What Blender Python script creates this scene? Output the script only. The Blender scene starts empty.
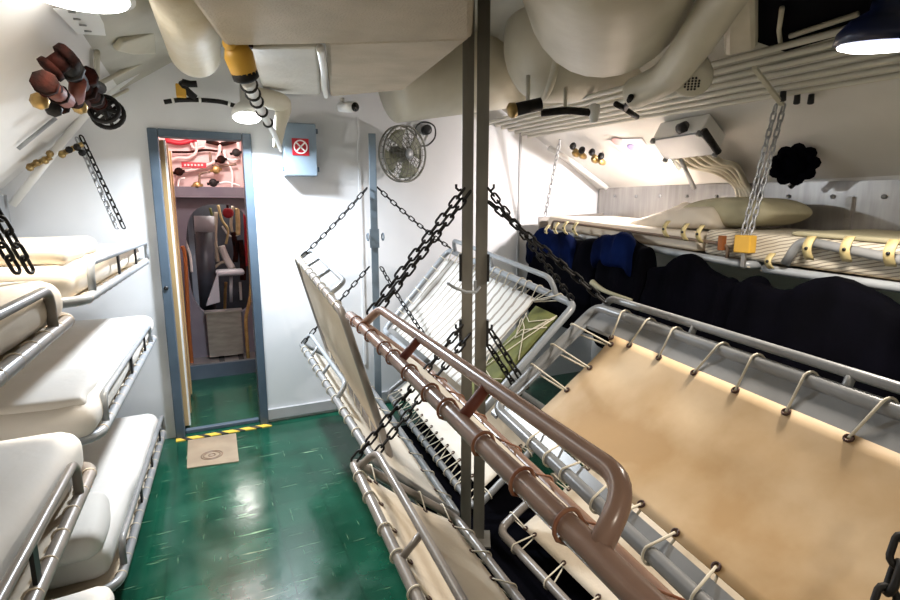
import bpy, bmesh, math, random
from mathutils import Vector as V, Matrix as MX, Quaternion

# ------------------------------------------------------------------ camera, light, exposure
S = bpy.context.scene
COL = S.collection
F, HC = 520.0, 1.45
TH = math.atan(90 / F)
YAW = math.atan(250 / (F / math.cos(TH)))
cd = bpy.data.cameras.new('camera'); cam = bpy.data.objects.new('camera', cd); COL.objects.link(cam)
cam.location = (0, 0, HC); cam.rotation_euler = (math.pi / 2 - TH, 0, -YAW)
cd.sensor_width = 36; cd.lens = F / 900 * 36; cd.clip_start = 0.02
S.camera = cam
S.view_settings.view_transform = 'Standard'; S.view_settings.look = 'None'
S.view_settings.gamma = 1; S.view_settings.use_curve_mapping = False
S.view_settings.exposure = 0.6
W = bpy.data.worlds.new('world'); S.world = W; W.use_nodes = True
W.node_tree.nodes['Background'].inputs[0].default_value = (0.8, 0.85, 1, 1)
W.node_tree.nodes['Background'].inputs[1].default_value = 0.05
LAMP_LEFT, LAMP_RIGHT, FILL_REAR, LAMP_AISLE, FILL_BERTH = 6.5, 16.5, 8.0, 38.0, 12.0  # the rear and berth ones power added fill lamps
LAMP_DOOR, LAMP_ENGINE = 20.0, 9.0

# ------------------------------------------------------------------ geometry helpers
FWD = V((math.sin(YAW) * math.cos(TH), math.cos(YAW) * math.cos(TH), -math.sin(TH)))
RGT = V((math.cos(YAW), -math.sin(YAW), 0)); UPV = RGT.cross(FWD); CAM = V((0, 0, HC))
def ray(px, py): return FWD * F + RGT * (px - 450) + UPV * (300 - py)
def at(px, py, ax, val):
    d = ray(px, py); i = 'xyz'.index(ax); return CAM + d * ((val - CAM[i]) / d[i])
def onp(px, py, P, N, off=0.0):
    N = V(N).normalized(); d = ray(px, py); return CAM + d * ((V(P) + N * off - CAM).dot(N) / d.dot(N))
HLP, HLN = V((-.95, 0, 1.55)), V((.695, 0, -.719))       # port hull slope
HRP, HRN = V((3.15, 0, 1.62)), V((-.515, 0, -.857))      # starboard hull slope

def nz(p, s=1.0, k=0.0):
    x, y, z = p[0] * s + k, p[1] * s - k * .7, p[2] * s + k * 1.3
    return (math.sin(x * 1.7 + 2.1 * math.sin(y * 1.3 + z)) + math.sin(y * 2.3 + 1.7 * math.sin(z * 1.9 + x * .8)) + math.sin(z * 2.9 + 1.3 * math.sin(x * 2.2))) / 3

WL = {}
class MB:
    def __init__(s): s.v = []; s.f = []; s.sm = []
    def add(s, vs, fs, smooth=True):
        b = len(s.v); s.v += [V(v) for v in vs]
        for f in fs: s.f.append([i + b for i in f]); s.sm.append(smooth)
        return s
    def box(s, c, d, R=None):
        c = V(c); R = R or MX.Identity(3); vs = []
        for x in (-1, 1):
            for y in (-1, 1):
                for z in (-1, 1): vs.append(c + R @ V((x * d[0] / 2, y * d[1] / 2, z * d[2] / 2)))
        return s.add(vs, [(0, 1, 3, 2), (4, 6, 7, 5), (0, 4, 5, 1), (2, 3, 7, 6), (0, 2, 6, 4), (1, 5, 7, 3)], False)
    def prism(s, poly, off):
        n = len(poly); off = V(off); vs = [V(p) for p in poly] + [V(p) + off for p in poly]
        fs = [tuple(range(n))[::-1], tuple(range(n, 2 * n))] + [(i, (i + 1) % n, n + (i + 1) % n, n + i) for i in range(n)]
        return s.add(vs, fs, False)
    def tube(s, pts, r, seg=10, closed=False, cap=True):
        pts = [V(p) for p in pts]; n = len(pts)
        rr = r if isinstance(r, (list, tuple)) else [r] * n
        T = []
        for i in range(n):
            a = pts[(i - 1) % n] if (closed or i > 0) else pts[i]; b = pts[(i + 1) % n] if (closed or i < n - 1) else pts[i]
            t = (b - a); T.append(t.normalized() if t.length > 1e-9 else V((0, 0, 1)))
        u = T[0].orthogonal().normalized(); vs = []
        for i in range(n):
            if i:
                q = T[i - 1].rotation_difference(T[i]); u = q @ u
            u = (u - T[i] * u.dot(T[i])).normalized(); w = T[i].cross(u)
            for k in range(seg):
                a = 2 * math.pi * k / seg; vs.append(pts[i] + (u * math.cos(a) + w * math.sin(a)) * rr[i])
        fs = []
        for i in range(n if closed else n - 1):
            j = (i + 1) % n; off = 0
            if closed and j == 0:
                d = [(vs[k] - vs[(n - 1) * seg]).length for k in range(seg)]; off = d.index(min(d))
            for k in range(seg):
                a, b = i * seg + k, i * seg + (k + 1) % seg
                fs.append((a, b, j * seg + (k + 1 + off) % seg, j * seg + (k + off) % seg))
        if cap and not closed: fs += [tuple(range(seg))[::-1], tuple(range((n - 1) * seg, n * seg))]
        return s.add(vs, fs)
    def cyl(s, p, q, r, seg=16, r2=None): return s.tube([p, q], [r, r if r2 is None else r2], seg)
    def lathe(s, o, ax, prof, seg=24):
        o = V(o); ax = V(ax).normalized()
        return s.tube([o + ax * h for h, r in prof], [max(r, 1e-4) for h, r in prof], seg) if False else s._lathe(o, ax, prof, seg)
    def _lathe(s, o, ax, prof, seg):
        u = ax.orthogonal().normalized(); w = ax.cross(u); vs = []; fs = []
        for h, r in prof:
            for k in range(seg):
                a = 2 * math.pi * k / seg; vs.append(o + ax * h + (u * math.cos(a) + w * math.sin(a)) * max(r, 1e-4))
        for i in range(len(prof) - 1):
            for k in range(seg): fs.append((i * seg + k, i * seg + (k + 1) % seg, (i + 1) * seg + (k + 1) % seg, (i + 1) * seg + k))
        fs += [tuple(range(seg))[::-1], tuple(range((len(prof) - 1) * seg, len(prof) * seg))]
        return s.add(vs, fs)
    def torus(s, c, ax, R, r, seg=28, rs=8, sy=1.0):
        ax = V(ax).normalized(); u = ax.orthogonal().normalized(); w = ax.cross(u)
        return s.tube([V(c) + (u * math.cos(2 * math.pi * k / seg) + w * math.sin(2 * math.pi * k / seg) * sy) * R for k in range(seg)], r, rs, closed=True)
    def grid(s, fn, nu, nv, smooth=True):
        vs = [fn(i / nu, j / nv) for i in range(nu + 1) for j in range(nv + 1)]
        return s.add(vs, [(i * (nv + 1) + j, (i + 1) * (nv + 1) + j, (i + 1) * (nv + 1) + j + 1, i * (nv + 1) + j + 1) for i in range(nu) for j in range(nv)], smooth)
    def soft(s, lo, hi, r, n=10, fn=None, amp=0.0, fr=6.0, k=0.0, ny=None):
        lo, hi = V(lo), V(hi); c = (lo + hi) / 2; h = (hi - lo) / 2; idx = {}; vs = []; fs = []
        r = min(r, h.x, h.y, h.z)
        def vert(p):
            key = (round(p[0], 5), round(p[1], 5), round(p[2], 5))
            if key in idx: return idx[key]
            q = V((p[0] * h.x, p[1] * h.y, p[2] * h.z))
            inn = V([max(-h[i] + r, min(h[i] - r, q[i])) for i in range(3)])
            dd = q - inn
            if dd.length > 1e-9: q = inn + dd.normalized() * r
            w = c + q
            if amp: w = w + (q.normalized()) * amp * nz(w, fr, k)
            if fn: w = fn(w)
            idx[key] = len(vs); vs.append(w); return idx[key]
        ex = lambda t: math.copysign(1 - (1 - abs(t)) ** 1.6, t)
        g = [ex(-1 + 2 * i / n) for i in range(n + 1)]; m = ny or n; gy = [ex(-1 + 2 * i / m) for i in range(m + 1)]
        G = [g, gy, g]
        for a, b, cc in ((0, 1, 2), (1, 2, 0), (2, 0, 1)):
            for sg in (-1, 1):
                for i in range(len(G[a]) - 1):
                    for j in range(len(G[b]) - 1):
                        q = []
                        for (di, dj) in ((0, 0), (1, 0), (1, 1), (0, 1)):
                            p = [0, 0, 0]; p[a] = G[a][i + di]; p[b] = G[b][j + dj]; p[cc] = sg; q.append(vert(p))
                        fs.append(tuple(q if sg > 0 else q[::-1]))
        return s.add(vs, fs)
    def build(s, name, mat, parent=None, bevel=0, solid=0):
        L = WL.get(parent.as_pointer(), V((0, 0, 0))) if parent else V((0, 0, 0))
        if not parent and s.v:
            lo = V([min(v[i] for v in s.v) for i in range(3)]); hi = V([max(v[i] for v in s.v) for i in range(3)])
            L = V(((lo.x + hi.x) / 2, (lo.y + hi.y) / 2, lo.z))
        me = bpy.data.meshes.new(name); me.from_pydata([v - L for v in s.v], [], s.f)
        me.polygons.foreach_set('use_smooth', s.sm); me.materials.append(mat); me.update()
        o = bpy.data.objects.new(name, me); COL.objects.link(o)
        if parent: o.parent = parent
        else: o.location = L
        WL[o.as_pointer()] = L
        if solid:
            m = o.modifiers.new('thickness', 'SOLIDIFY'); m.thickness = solid; m.offset = 0
        if bevel:
            m = o.modifiers.new('bevel', 'BEVEL'); m.width = bevel; m.segments = 2; m.limit_method = 'ANGLE'
        return o

def tag(o, label, cat, group=None):
    o['label'] = label; o['category'] = cat
    if group: o['group'] = group
    return o
def thing(name, label, cat, loc, group=None):
    o = bpy.data.objects.new(name, None); COL.objects.link(o); o.location = loc; o.empty_display_size = .05
    WL[o.as_pointer()] = V(loc); return tag(o, label, cat, group)
def struct(name, mb, mat, **k):
    o = mb.build(name, mat, **k); o['kind'] = 'structure'; return o

def fillet(pts, r, closed=False, n=6):
    pts = [V(p) for p in pts]; out = []; N = len(pts)
    for i in range(N):
        if not closed and i in (0, N - 1): out.append(pts[i]); continue
        p, a, b = pts[i], pts[(i - 1) % N], pts[(i + 1) % N]
        da, db = (a - p), (b - p); rr = min(r, da.length * .49, db.length * .49)
        A, B = p + da.normalized() * rr, p + db.normalized() * rr
        for k in range(n + 1):
            t = k / n; out.append(A * (1 - t) ** 2 + p * 2 * t * (1 - t) + B * t * t)
    return out
def spline(pts, n=8):
    pts = [V(p) for p in pts]; out = []; P = [pts[0]] + pts + [pts[-1]]
    for i in range(1, len(P) - 2):
        a, b, c, d = P[i - 1:i + 3]
        for k in range(n):
            t = k / n; out.append(.5 * ((2 * b) + (c - a) * t + (2 * a - 5 * b + 4 * c - d) * t * t + (3 * b - a - 3 * c + d) * t ** 3))
    return out + [pts[-1]]

# ------------------------------------------------------------------ materials
def mat(name, c1, c2=None, rough=.5, metal=0, scale=6, bump=0, bscale=None, emit=None, estr=0, spec=.5, detail=4, stretch=None, contrast=(.35, .65), sub=0):
    m = bpy.data.materials.new(name); m.use_nodes = True; nt = m.node_tree; b = nt.nodes['Principled BSDF']
    b.inputs['Roughness'].default_value = rough; b.inputs['Metallic'].default_value = metal; b.inputs['Specular IOR Level'].default_value = spec
    b.inputs['Base Color'].default_value = (*c1, 1)
    tc = nt.nodes.new('ShaderNodeNewGeometry').outputs['Position']
    if stretch:
        mp = nt.nodes.new('ShaderNodeMapping'); mp.inputs['Scale'].default_value = stretch; nt.links.new(tc, mp.inputs[0]); tc = mp.outputs[0]
    if c2:
        n = nt.nodes.new('ShaderNodeTexNoise'); n.inputs['Scale'].default_value = scale; n.inputs['Detail'].default_value = detail; nt.links.new(tc, n.inputs['Vector'])
        r = nt.nodes.new('ShaderNodeValToRGB'); r.color_ramp.elements[0].position, r.color_ramp.elements[1].position = contrast
        r.color_ramp.elements[0].color = (*c1, 1); r.color_ramp.elements[1].color = (*c2, 1)
        nt.links.new(n.outputs['Fac'], r.inputs[0]); nt.links.new(r.outputs[0], b.inputs['Base Color'])
    if bump:
        n2 = nt.nodes.new('ShaderNodeTexNoise'); n2.inputs['Scale'].default_value = bscale or scale * 4; n2.inputs['Detail'].default_value = 3; nt.links.new(tc, n2.inputs['Vector'])
        bp = nt.nodes.new('ShaderNodeBump'); bp.inputs['Strength'].default_value = bump; bp.inputs['Distance'].default_value = .01
        nt.links.new(n2.outputs['Fac'], bp.inputs['Height']); nt.links.new(bp.outputs[0], b.inputs['Normal'])
    if emit:
        b.inputs['Emission Color'].default_value = (*emit, 1); b.inputs['Emission Strength'].default_value = estr
    return m

M = {}
M['wall'] = mat('white_paint', (.80, .81, .83), (.74, .75, .77), .42, scale=2, bump=.05, bscale=9)
M['hull'] = mat('hull_paint', (.76, .745, .72), (.70, .685, .66), .45, scale=3, bump=.12, bscale=7)
M['ceil'] = mat('ceiling_paint', (.50, .48, .41), (.42, .40, .34), .55, scale=4, bump=.2, bscale=14)
M['lag'] = mat('lagging_cloth', (.46, .39, .29), (.38, .32, .235), .75, scale=5, bump=.5, bscale=120)
M['lag2'] = mat('white_lagging', (.56, .53, .46), (.50, .47, .40), .6, scale=5, bump=.35, bscale=40)
M['pipew'] = mat('cream_pipe_paint', (.60, .56, .45), (.53, .49, .38), .4, scale=5, bump=.1)
M['pipel'] = mat('pale_pipe_paint', (.72, .69, .60), (.66, .63, .54), .35, scale=5)
M['pipey'] = mat('yellowed_pipe_lagging', (.62, .55, .40), (.72, .68, .58), .5, scale=4, bump=.35, bscale=30)
M['blue'] = mat('blue_grey_paint', (.062, .092, .128), (.08, .115, .155), .4, scale=6)
M['bluepole'] = mat('pale_blue_grey_paint', (.17, .225, .28), (.20, .255, .31), .4, scale=6)
M['grey'] = mat('grey_pipe_paint', (.20, .205, .21), (.25, .255, .26), .32, scale=9, spec=.6)
M['lgrey'] = mat('pale_grey_pipe_paint', (.33, .35, .37), (.27, .29, .31), .3, scale=9, spec=.6)
M['taupe'] = mat('taupe_pipe_paint', (.27, .24, .215), (.22, .195, .175), .3, scale=10, spec=.6)
M['brown'] = mat('brown_pipe_paint', (.32, .20, .15), (.26, .155, .11), .27, scale=7, spec=.7)
M['red'] = mat('red_primer', (.12, .02, .012), (.16, .04, .02), .6, scale=20)
M['rust'] = mat('red_brown_valve', (.034, .008, .005), (.010, .005, .004), .8, spec=.08, scale=16, bump=.3, contrast=(.4, .6))
M['black'] = mat('black_iron', (.007, .0065, .0065), (.018, .016, .015), .55, scale=30, metal=0, spec=.25)
M['blackp'] = mat('black_paint', (.012, .012, .013), rough=.4)
M['steel'] = mat('dull_steel', (.36, .34, .31), (.28, .26, .24), .38, metal=.7, scale=8, stretch=(1, 1, 4))
M['post'] = mat('post_metal', (.23, .22, .19), (.17, .16, .14), .4, metal=.45, scale=6, stretch=(2, 2, .6))
M['stain'] = mat('stainless_sheet', (.40, .38, .36), (.32, .305, .29), .32, metal=.8, scale=5, stretch=(1, 6, .6))
M['zinc'] = mat('galvanised_chain', (.45, .46, .48), (.33, .34, .36), .35, metal=.6, scale=40)
M['sheet'] = mat('white_sheet', (.74, .705, .66), (.70, .66, .605), .8, scale=3, bump=.25, bscale=14)
M['sheetc'] = mat('cream_sheet', (.72, .64, .53), (.68, .59, .48), .8, scale=3, bump=.25, bscale=12)
M['canvas'] = mat('cream_canvas', (.66, .57, .45), (.58, .49, .37), .75, scale=4, bump=.2, bscale=40)
M['canvasw'] = mat('pale_canvas', (.72, .67, .58), (.63, .57, .48), .75, scale=4, bump=.2, bscale=40)
M['cord'] = mat('white_cord', (.70, .64, .52), rough=.8)
M['rcord'] = mat('rust_cord', (.24, .08, .035), (.34, .16, .09), .6, scale=30)
M['grom'] = mat('dark_grommet', (.06, .028, .02), rough=.4, metal=.4)
M['yellow'] = mat('yellow_paint', (.72, .42, .05), (.62, .34, .04), .45, scale=8)
M['strap'] = mat('tan_strap', (.66, .55, .28), (.55, .43, .20), .6, scale=30)
M['navy'] = mat('navy_cloth', (.0015, .0025, .010), (.003, .009, .052), .95, scale=4, spec=.04)
M['dark'] = mat('black_cloth_and_shade', (.0015, .0015, .0025), (.002, .002, .004), .95, scale=5, spec=.03)  # black things, and shade painted on the blue bags and the floor
M['olive'] = mat('olive_cloth', (.44, .40, .27), (.37, .34, .22), .8, scale=6, bump=.2, bscale=20)
M['oliveg'] = mat('olive_green_cloth', (.17, .18, .05), (.11, .12, .035), .8, scale=14)
M['brass'] = mat('brass', (.48, .34, .13), (.30, .20, .08), .35, metal=.7, scale=20)
M['wood'] = mat('varnished_wood', (.36, .24, .11), (.48, .35, .19), .4, scale=5, stretch=(1, 1, .2))
M['pink'] = mat('pale_passage_paint', (.72, .56, .53), (.64, .46, .44), .5, scale=5)
M['lav'] = mat('grey_lavender_paint', (.12, .115, .145), (.15, .145, .17), .45, scale=5)
M['redsign'] = mat('red_sign', (.40, .012, .025), rough=.4)
M['white'] = mat('white_enamel', (.82, .82, .80), rough=.35)
M['plast'] = mat('grey_plastic', (.44, .46, .50), (.40, .42, .46), .35, scale=4)
M['lens'] = mat('black_lens', (.004, .004, .005), rough=.12)
M['tanp'] = mat('tan_floor_plate', (.33, .26, .18), (.26, .20, .14), .35, scale=7)
M['brownd'] = mat('dark_ring', (.18, .12, .08), rough=.4)
M['glow'] = mat('lamp_diffuser', (.9, .9, .9), emit=(1, .97, .92), estr=12)
M['fan'] = mat('fan_wire', (.13, .13, .11), rough=.4, metal=.5)
M['fanb'] = mat('fan_blade', (.22, .23, .16), rough=.45)
M['orange'] = mat('copper_pipe', (.38, .13, .04), rough=.35, metal=.5)
M['shade'] = mat('dark_blue_shade', (.012, .018, .06), rough=.3)
M['slate'] = mat('dark_slate_paint', (.05, .06, .08), (.03, .035, .045), .4)
M['seam'] = mat('seam_grey', (.42, .42, .43), rough=.5)

def tan_canvas():
    m = mat('tan_hide_canvas', (.48, .305, .14), (.70, .53, .335), .62, scale=2.6, bump=.15, bscale=9, contrast=(.38, .62), detail=7); return m
M['tan'] = tan_canvas()

def floor_mat():
    m = bpy.data.materials.new('green_vinyl_tile'); m.use_nodes = True; nt = m.node_tree; b = nt.nodes['Principled BSDF']
    pos = nt.nodes.new('ShaderNodeNewGeometry').outputs['Position']
    def noise(sc, stretch, det=5):
        mp = nt.nodes.new('ShaderNodeMapping'); mp.inputs['Scale'].default_value = stretch; nt.links.new(pos, mp.inputs[0])
        n = nt.nodes.new('ShaderNodeTexNoise'); n.inputs['Scale'].default_value = sc; n.inputs['Detail'].default_value = det; nt.links.new(mp.outputs[0], n.inputs['Vector']); return n.outputs['Fac']
    def ramp(f, p0, c0, p1, c1):
        r = nt.nodes.new('ShaderNodeValToRGB'); e = r.color_ramp.elements; e[0].position = p0; e[0].color = (*c0, 1); e[1].position = p1; e[1].color = (*c1, 1); nt.links.new(f, r.inputs[0]); return r.outputs[0]
    def mix(f, a, bb):
        x = nt.nodes.new('ShaderNodeMix'); x.data_type = 'RGBA'; nt.links.new(f, x.inputs[0])
        for i, q in ((6, a), (7, bb)):
            if isinstance(q, tuple): x.inputs[i].default_value = (*q, 1)
            else: nt.links.new(q, x.inputs[i])
        return x.outputs[2]
    base = ramp(noise(3.5, (1, 1, 1)), .3, (.002, .040, .022), .7, (.006, .080, .046))
    br = nt.nodes.new('ShaderNodeTexBrick'); nt.links.new(pos, br.inputs['Vector']); br.offset = 0
    br.inputs['Scale'].default_value = 1; br.inputs['Brick Width'].default_value = .23; br.inputs['Row Height'].default_value = .23
    br.inputs['Mortar Size'].default_value = .0022; br.inputs['Color1'].default_value = (1, 1, 1, 1); br.inputs['Color2'].default_value = (.86, .86, .86, 1); br.inputs['Mortar'].default_value = (.45, .45, .45, 1)
    mu = nt.nodes.new('ShaderNodeMix'); mu.data_type = 'RGBA'; mu.blend_type = 'MULTIPLY'; mu.inputs[0].default_value = 1
    nt.links.new(base, mu.inputs[6]); nt.links.new(br.outputs['Color'], mu.inputs[7])
    s1 = ramp(noise(4, (1.2, 14, 1), 6), .65, (0, 0, 0), .74, (.7, .7, .7))
    s2 = ramp(noise(5, (14, 1.2, 1), 6), .68, (0, 0, 0), .78, (.6, .6, .6))
    c = mix(s1, mu.outputs[2], (.30, .42, .26)); c = mix(s2, c, (.30, .42, .26))
    nt.links.new(c, b.inputs['Base Color'])
    b.inputs['Specular IOR Level'].default_value = .75
    rr = ramp(noise(7, (1, 1, 1)), .3, (.12, .12, .12), .7, (.24, .24, .24)); nt.links.new(rr, b.inputs['Roughness'])
    bp = nt.nodes.new('ShaderNodeBump'); bp.inputs['Strength'].default_value = .25; bp.inputs['Distance'].default_value = .004
    nt.links.new(noise(9, (1, 1, 1), 2), bp.inputs['Height']); nt.links.new(bp.outputs[0], b.inputs['Normal'])
    return m
M['floor'] = floor_mat()

def stripe_mat(name, ca, cb, direction, period, duty, rough=.7, wobble=0.0):
    m = bpy.data.materials.new(name); m.use_nodes = True; nt = m.node_tree; b = nt.nodes['Principled BSDF']; b.inputs['Roughness'].default_value = rough
    pos = nt.nodes.new('ShaderNodeNewGeometry').outputs['Position']
    d = nt.nodes.new('ShaderNodeVectorMath'); d.operation = 'DOT_PRODUCT'; nt.links.new(pos, d.inputs[0]); d.inputs[1].default_value = direction
    src = d.outputs['Value']
    if wobble:
        n = nt.nodes.new('ShaderNodeTexNoise'); n.inputs['Scale'].default_value = 12; nt.links.new(pos, n.inputs['Vector'])
        a = nt.nodes.new('ShaderNodeMath'); a.operation = 'MULTIPLY_ADD'; a.inputs[1].default_value = wobble; nt.links.new(n.outputs['Fac'], a.inputs[0]); nt.links.new(src, a.inputs[2]); src = a.outputs[0]
    a = nt.nodes.new('ShaderNodeMath'); a.operation = 'DIVIDE'; nt.links.new(src, a.inputs[0]); a.inputs[1].default_value = period
    f = nt.nodes.new('ShaderNodeMath'); f.operation = 'FRACT'; nt.links.new(a.outputs[0], f.inputs[0])
    g = nt.nodes.new('ShaderNodeMath'); g.operation = 'GREATER_THAN'; nt.links.new(f.outputs[0], g.inputs[0]); g.inputs[1].default_value = duty
    x = nt.nodes.new('ShaderNodeMix'); x.data_type = 'RGBA'; nt.links.new(g.outputs[0], x.inputs[0]); x.inputs[6].default_value = (*ca, 1); x.inputs[7].default_value = (*cb, 1)
    nt.links.new(x.outputs[2], b.inputs['Base Color']); return m
M['tick'] = stripe_mat('striped_ticking', (.66, .60, .49), (.27, .23, .18), (0, .25, 1), .016, .72, wobble=.012)
M['lattice'] = stripe_mat('ribbed_white_webbing', (.76, .74, .70), (.36, .32, .27), (.0, 1, .12), .066, .72, wobble=.03)
M['hazard'] = stripe_mat('hazard_stripe', (.75, .50, .06), (.03, .025, .02), (1, .9, 0), .105, .62, .5, .02)
M['dash'] = mat('print_grey', (.25, .25, .25), rough=.6)

# ------------------------------------------------------------------ the setting
YB = 3.62
b = MB().box((1.1, .4, -.05), (4.6, 11.0, .1)); struct('floor', b, M['floor'])
prof_l = [(-.97, 0), (-.97, 1.55), (-.36, 2.12)]
prof_c = [(-.36, 2.12), (0, 2.36), (.5, 2.52), (1.08, 2.58), (1.7, 2.48), (2.4, 2.07)]
prof_r = [(2.4, 2.07), (3.15, 1.62), (3.15, 0)]
def shell(pr, y0, y1, out):
    mb = MB()
    for (a, c) in zip(pr, pr[1:]):
        n = V((c[1] - a[1], 0, -(c[0] - a[0]))).normalized() * -.06
        mb.prism([V((a[0], y0, a[1])), V((c[0], y0, c[1])), V((c[0], y1, c[1])), V((a[0], y1, a[1]))], n)
    return mb
struct('wall_left', shell(prof_l, -2.6, YB, 1), M['hull'])
struct('ceiling', shell(prof_c, -2.6, YB, 1), M['ceil'])
struct('wall_right', shell(prof_r, -2.6, YB, 1), M['hull'])
outline = prof_l + prof_c[1:] + prof_r[1:]
DX0, DX1, DZ = -.20, .275, 1.885
def wall_poly(pts, y, t): return MB().prism([V((x, y, z)) for x, z in pts], (0, t, 0))
wb = MB()
wb.prism([V((x, YB, z)) for x, z in [(-1.03, 0), (-1.03, 1.6), (-.36, 2.17), (DX0, 2.25), (DX0, 0)]], (0, .04, 0))
wb.prism([V((x, YB, z)) for x, z in [(DX0, DZ), (DX0, 2.25), (0, 2.4), (DX1, 2.5), (DX1, DZ)]], (0, .04, 0))
wb.prism([V((x, YB, z)) for x, z in [(DX1, 0), (DX1, 2.5), (1.08, 2.62), (1.7, 2.5), (2.4, 2.1), (3.2, 1.64), (3.2, 0)]], (0, .04, 0))
struct('wall_back', wb, M['wall'])
struct('wall_front', MB().box((1.1, -2.63, 1.3), (4.4, .06, 2.8)), M['hull'])
# panel seams on the back wall
for i, x in enumerate((2.33, 1.02)):
    struct('trim_%d' % (i + 1), MB().box((x, YB - .004, 1.2), (.018, .008, 1.75)), M['seam'] if i == 0 else M['wall'])
struct('baseboard_back', MB().box((1.2, YB - .01, .06), (1.8, .02, .07)), M['seam'])
# blue-grey steel door frame
fb = MB(); y0, y1 = YB - .035, YB + .07; yc, yd = (y0 + y1) / 2, y1 - y0
fb.box(((-.245 + DX0) / 2 + .003, yc, .96), (.052, yd, 1.92)); fb.box(((DX1 + .32) / 2 - .003, yc, .96), (.052, yd, 1.92))
fb.box((.037, yc, 1.8985), (.455, yd, .043)); fb.box((.037, yc + .03, .012), (.455, yd - .06, .024))
df = struct('door_1', fb, M['blue'], bevel=.004)
MB().cyl((-.222, y0 - .006, .98), (-.222, y0, .98), .013).build('bolt', M['blackp'], df)
struct('trim_3', MB().box((.045, YB - .062, .003), (.58, .045, .006)), M['hazard'])
# stainless stringer on the starboard hull
sb = MB(); sb.prism([V((3.13, -2.5, 1.28)), V((3.13, -2.5, 1.50)), V((3.13, 3.6, 1.65)), V((3.13, 3.6, 1.30))], (.02, 0, 0))
st = struct('trim_4', sb, M['stain'])
bb = MB()
for k in range(16):
    y = -.2 + k * .24; bb.cyl((3.13, y, 1.475 + .0246 * (y + .2)), (3.12, y, 1.475 + .0246 * (y + .2)), .012, 8)
bb.build('bolt_row', M['grey'], st)
MB().box((3.12, 1.63, 1.42), (.02, .03, .2)).build('rib', M['steel'], st)
struct('trim_5', MB().prism([V((-.95, 3.0, 1.33)), V((-.95, 3.0, 1.51)), V((-.95, 3.55, 1.53)), V((-.95, 3.55, 1.33))], (.03, 0, 0)), M['grey'])

# ------------------------------------------------------------------ lamps
def lamp(name, label, c, r, power, shade_m, color, neck, aim=(0, 0, -1), spread=150):
    c = V(c); t = thing(name, label, 'lamp', c, 'round ceiling lamps'); d = V(aim).normalized()
    MB().lathe(c, -d, [(0, r * 1.04), (.03, r * 1.0), (.06, r * .78), (.085, r * .4), (neck, r * .28)], 32).build('lamp_shade', shade_m, t)
    MB().lathe(c + d * .004, d, [(0, r * .93), (.006, r * .9), (.012, r * .7), (.016, .001)], 32).build('diffuser', M['glow'], t)
    l = bpy.data.lights.new(name + '_light', 'AREA'); l.shape = 'DISK'; l.size = r * 1.9; l.energy = power; l.color = color; l.spread = math.radians(spread)
    o = bpy.data.objects.new(name + '_light', l); COL.objects.link(o); o.parent = t; o.location = d * .022
    o.rotation_euler = d.to_track_quat('-Z', 'Y').to_euler(); return t
lamp('ceiling_lamp', 'bright round lamp on the hull above the left bunks, cut by the photo top', at(78, -6, 'z', 2.09), .145, LAMP_LEFT, M['white'], (1, .90, .76), .16, spread=95)
lamp('ceiling_lamp', 'bright round lamp with dark blue shade above the right bunks', at(880, 44, 'z', 1.90), .105, LAMP_RIGHT, M['shade'], (1, .90, .78), .3, (.05, .14, -1))
lamp('ceiling_lamp', 'added round fill lamp under the ceiling behind the viewer', (.1, -.9, 2.15), .16, FILL_REAR, M['white'], (1, .86, .68), .24)  # unseen lamp, added as warm fill from the front
lamp('ceiling_lamp', 'glowing white round cup lamp on the ceiling right above the door', at(247, 117, 'y', 3.28), .08, LAMP_AISLE, M['white'], (.84, .92, 1), .3, (0, -.25, -1), 165)
lamp('added_berth_lamp', 'small added fill lamp tucked under the pale grey equipment box', onp(674, 164, HRP, HRN, .06), .05, FILL_BERTH, M['white'], (1, .92, .90), .09, (-.45, .75, -.55))  # added lamp that brightens the right hull and back wall

# ------------------------------------------------------------------ chains
LINKS = {}
def link_mesh(L, wd, w, m):
    key = (L, wd, w, m.name)
    if key not in LINKS:
        h = L / 2 - wd / 2; pts = []
        for k in range(7): a = -math.pi / 2 + math.pi * k / 6; pts.append(V((h + wd / 2 * math.cos(a), wd / 2 * math.sin(a), 0)))
        for k in range(7): a = math.pi / 2 + math.pi * k / 6; pts.append(V((-h + wd / 2 * math.cos(a), wd / 2 * math.sin(a), 0)))
        o = MB().tube(pts, w, 6, closed=True); me = bpy.data.meshes.new('chain_link'); me.from_pydata(o.v, [], o.f)
        me.polygons.foreach_set('use_smooth', o.sm); me.materials.append(m); LINKS[key] = me
    return LINKS[key]
def chain(label, p, q, L=.05, wd=.02, w=.0038, m=None, sag=.0, group='bunk suspension chains', roll=.5):
    p, q = V(p), V(q); m = m or M['black']; t = thing('chain', label, 'chain', p, group); WL[t.as_pointer()] = p
    D = (q - p).length; pitch = L - 2 * w - .001; n = max(2, round(D / pitch)); me = link_mesh(L, wd, w, m)
    for i in range(n):
        s0, s1 = i / n, (i + 1) / n
        P = lambda s: p.lerp(q, s) - V((0, 0, 1)) * sag * 4 * s * (1 - s)
        a, c = P(s0), P(s1); o = bpy.data.objects.new('chain_link', me); COL.objects.link(o); o.parent = t
        d = (c - a).normalized(); o.location = (a + c) / 2 - p; o.rotation_mode = 'QUATERNION'
        o.rotation_quaternion = V((1, 0, 0)).rotation_difference(d) @ Quaternion((1, 0, 0), roll + (math.pi / 2 if i % 2 else 0))
    return t

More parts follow.
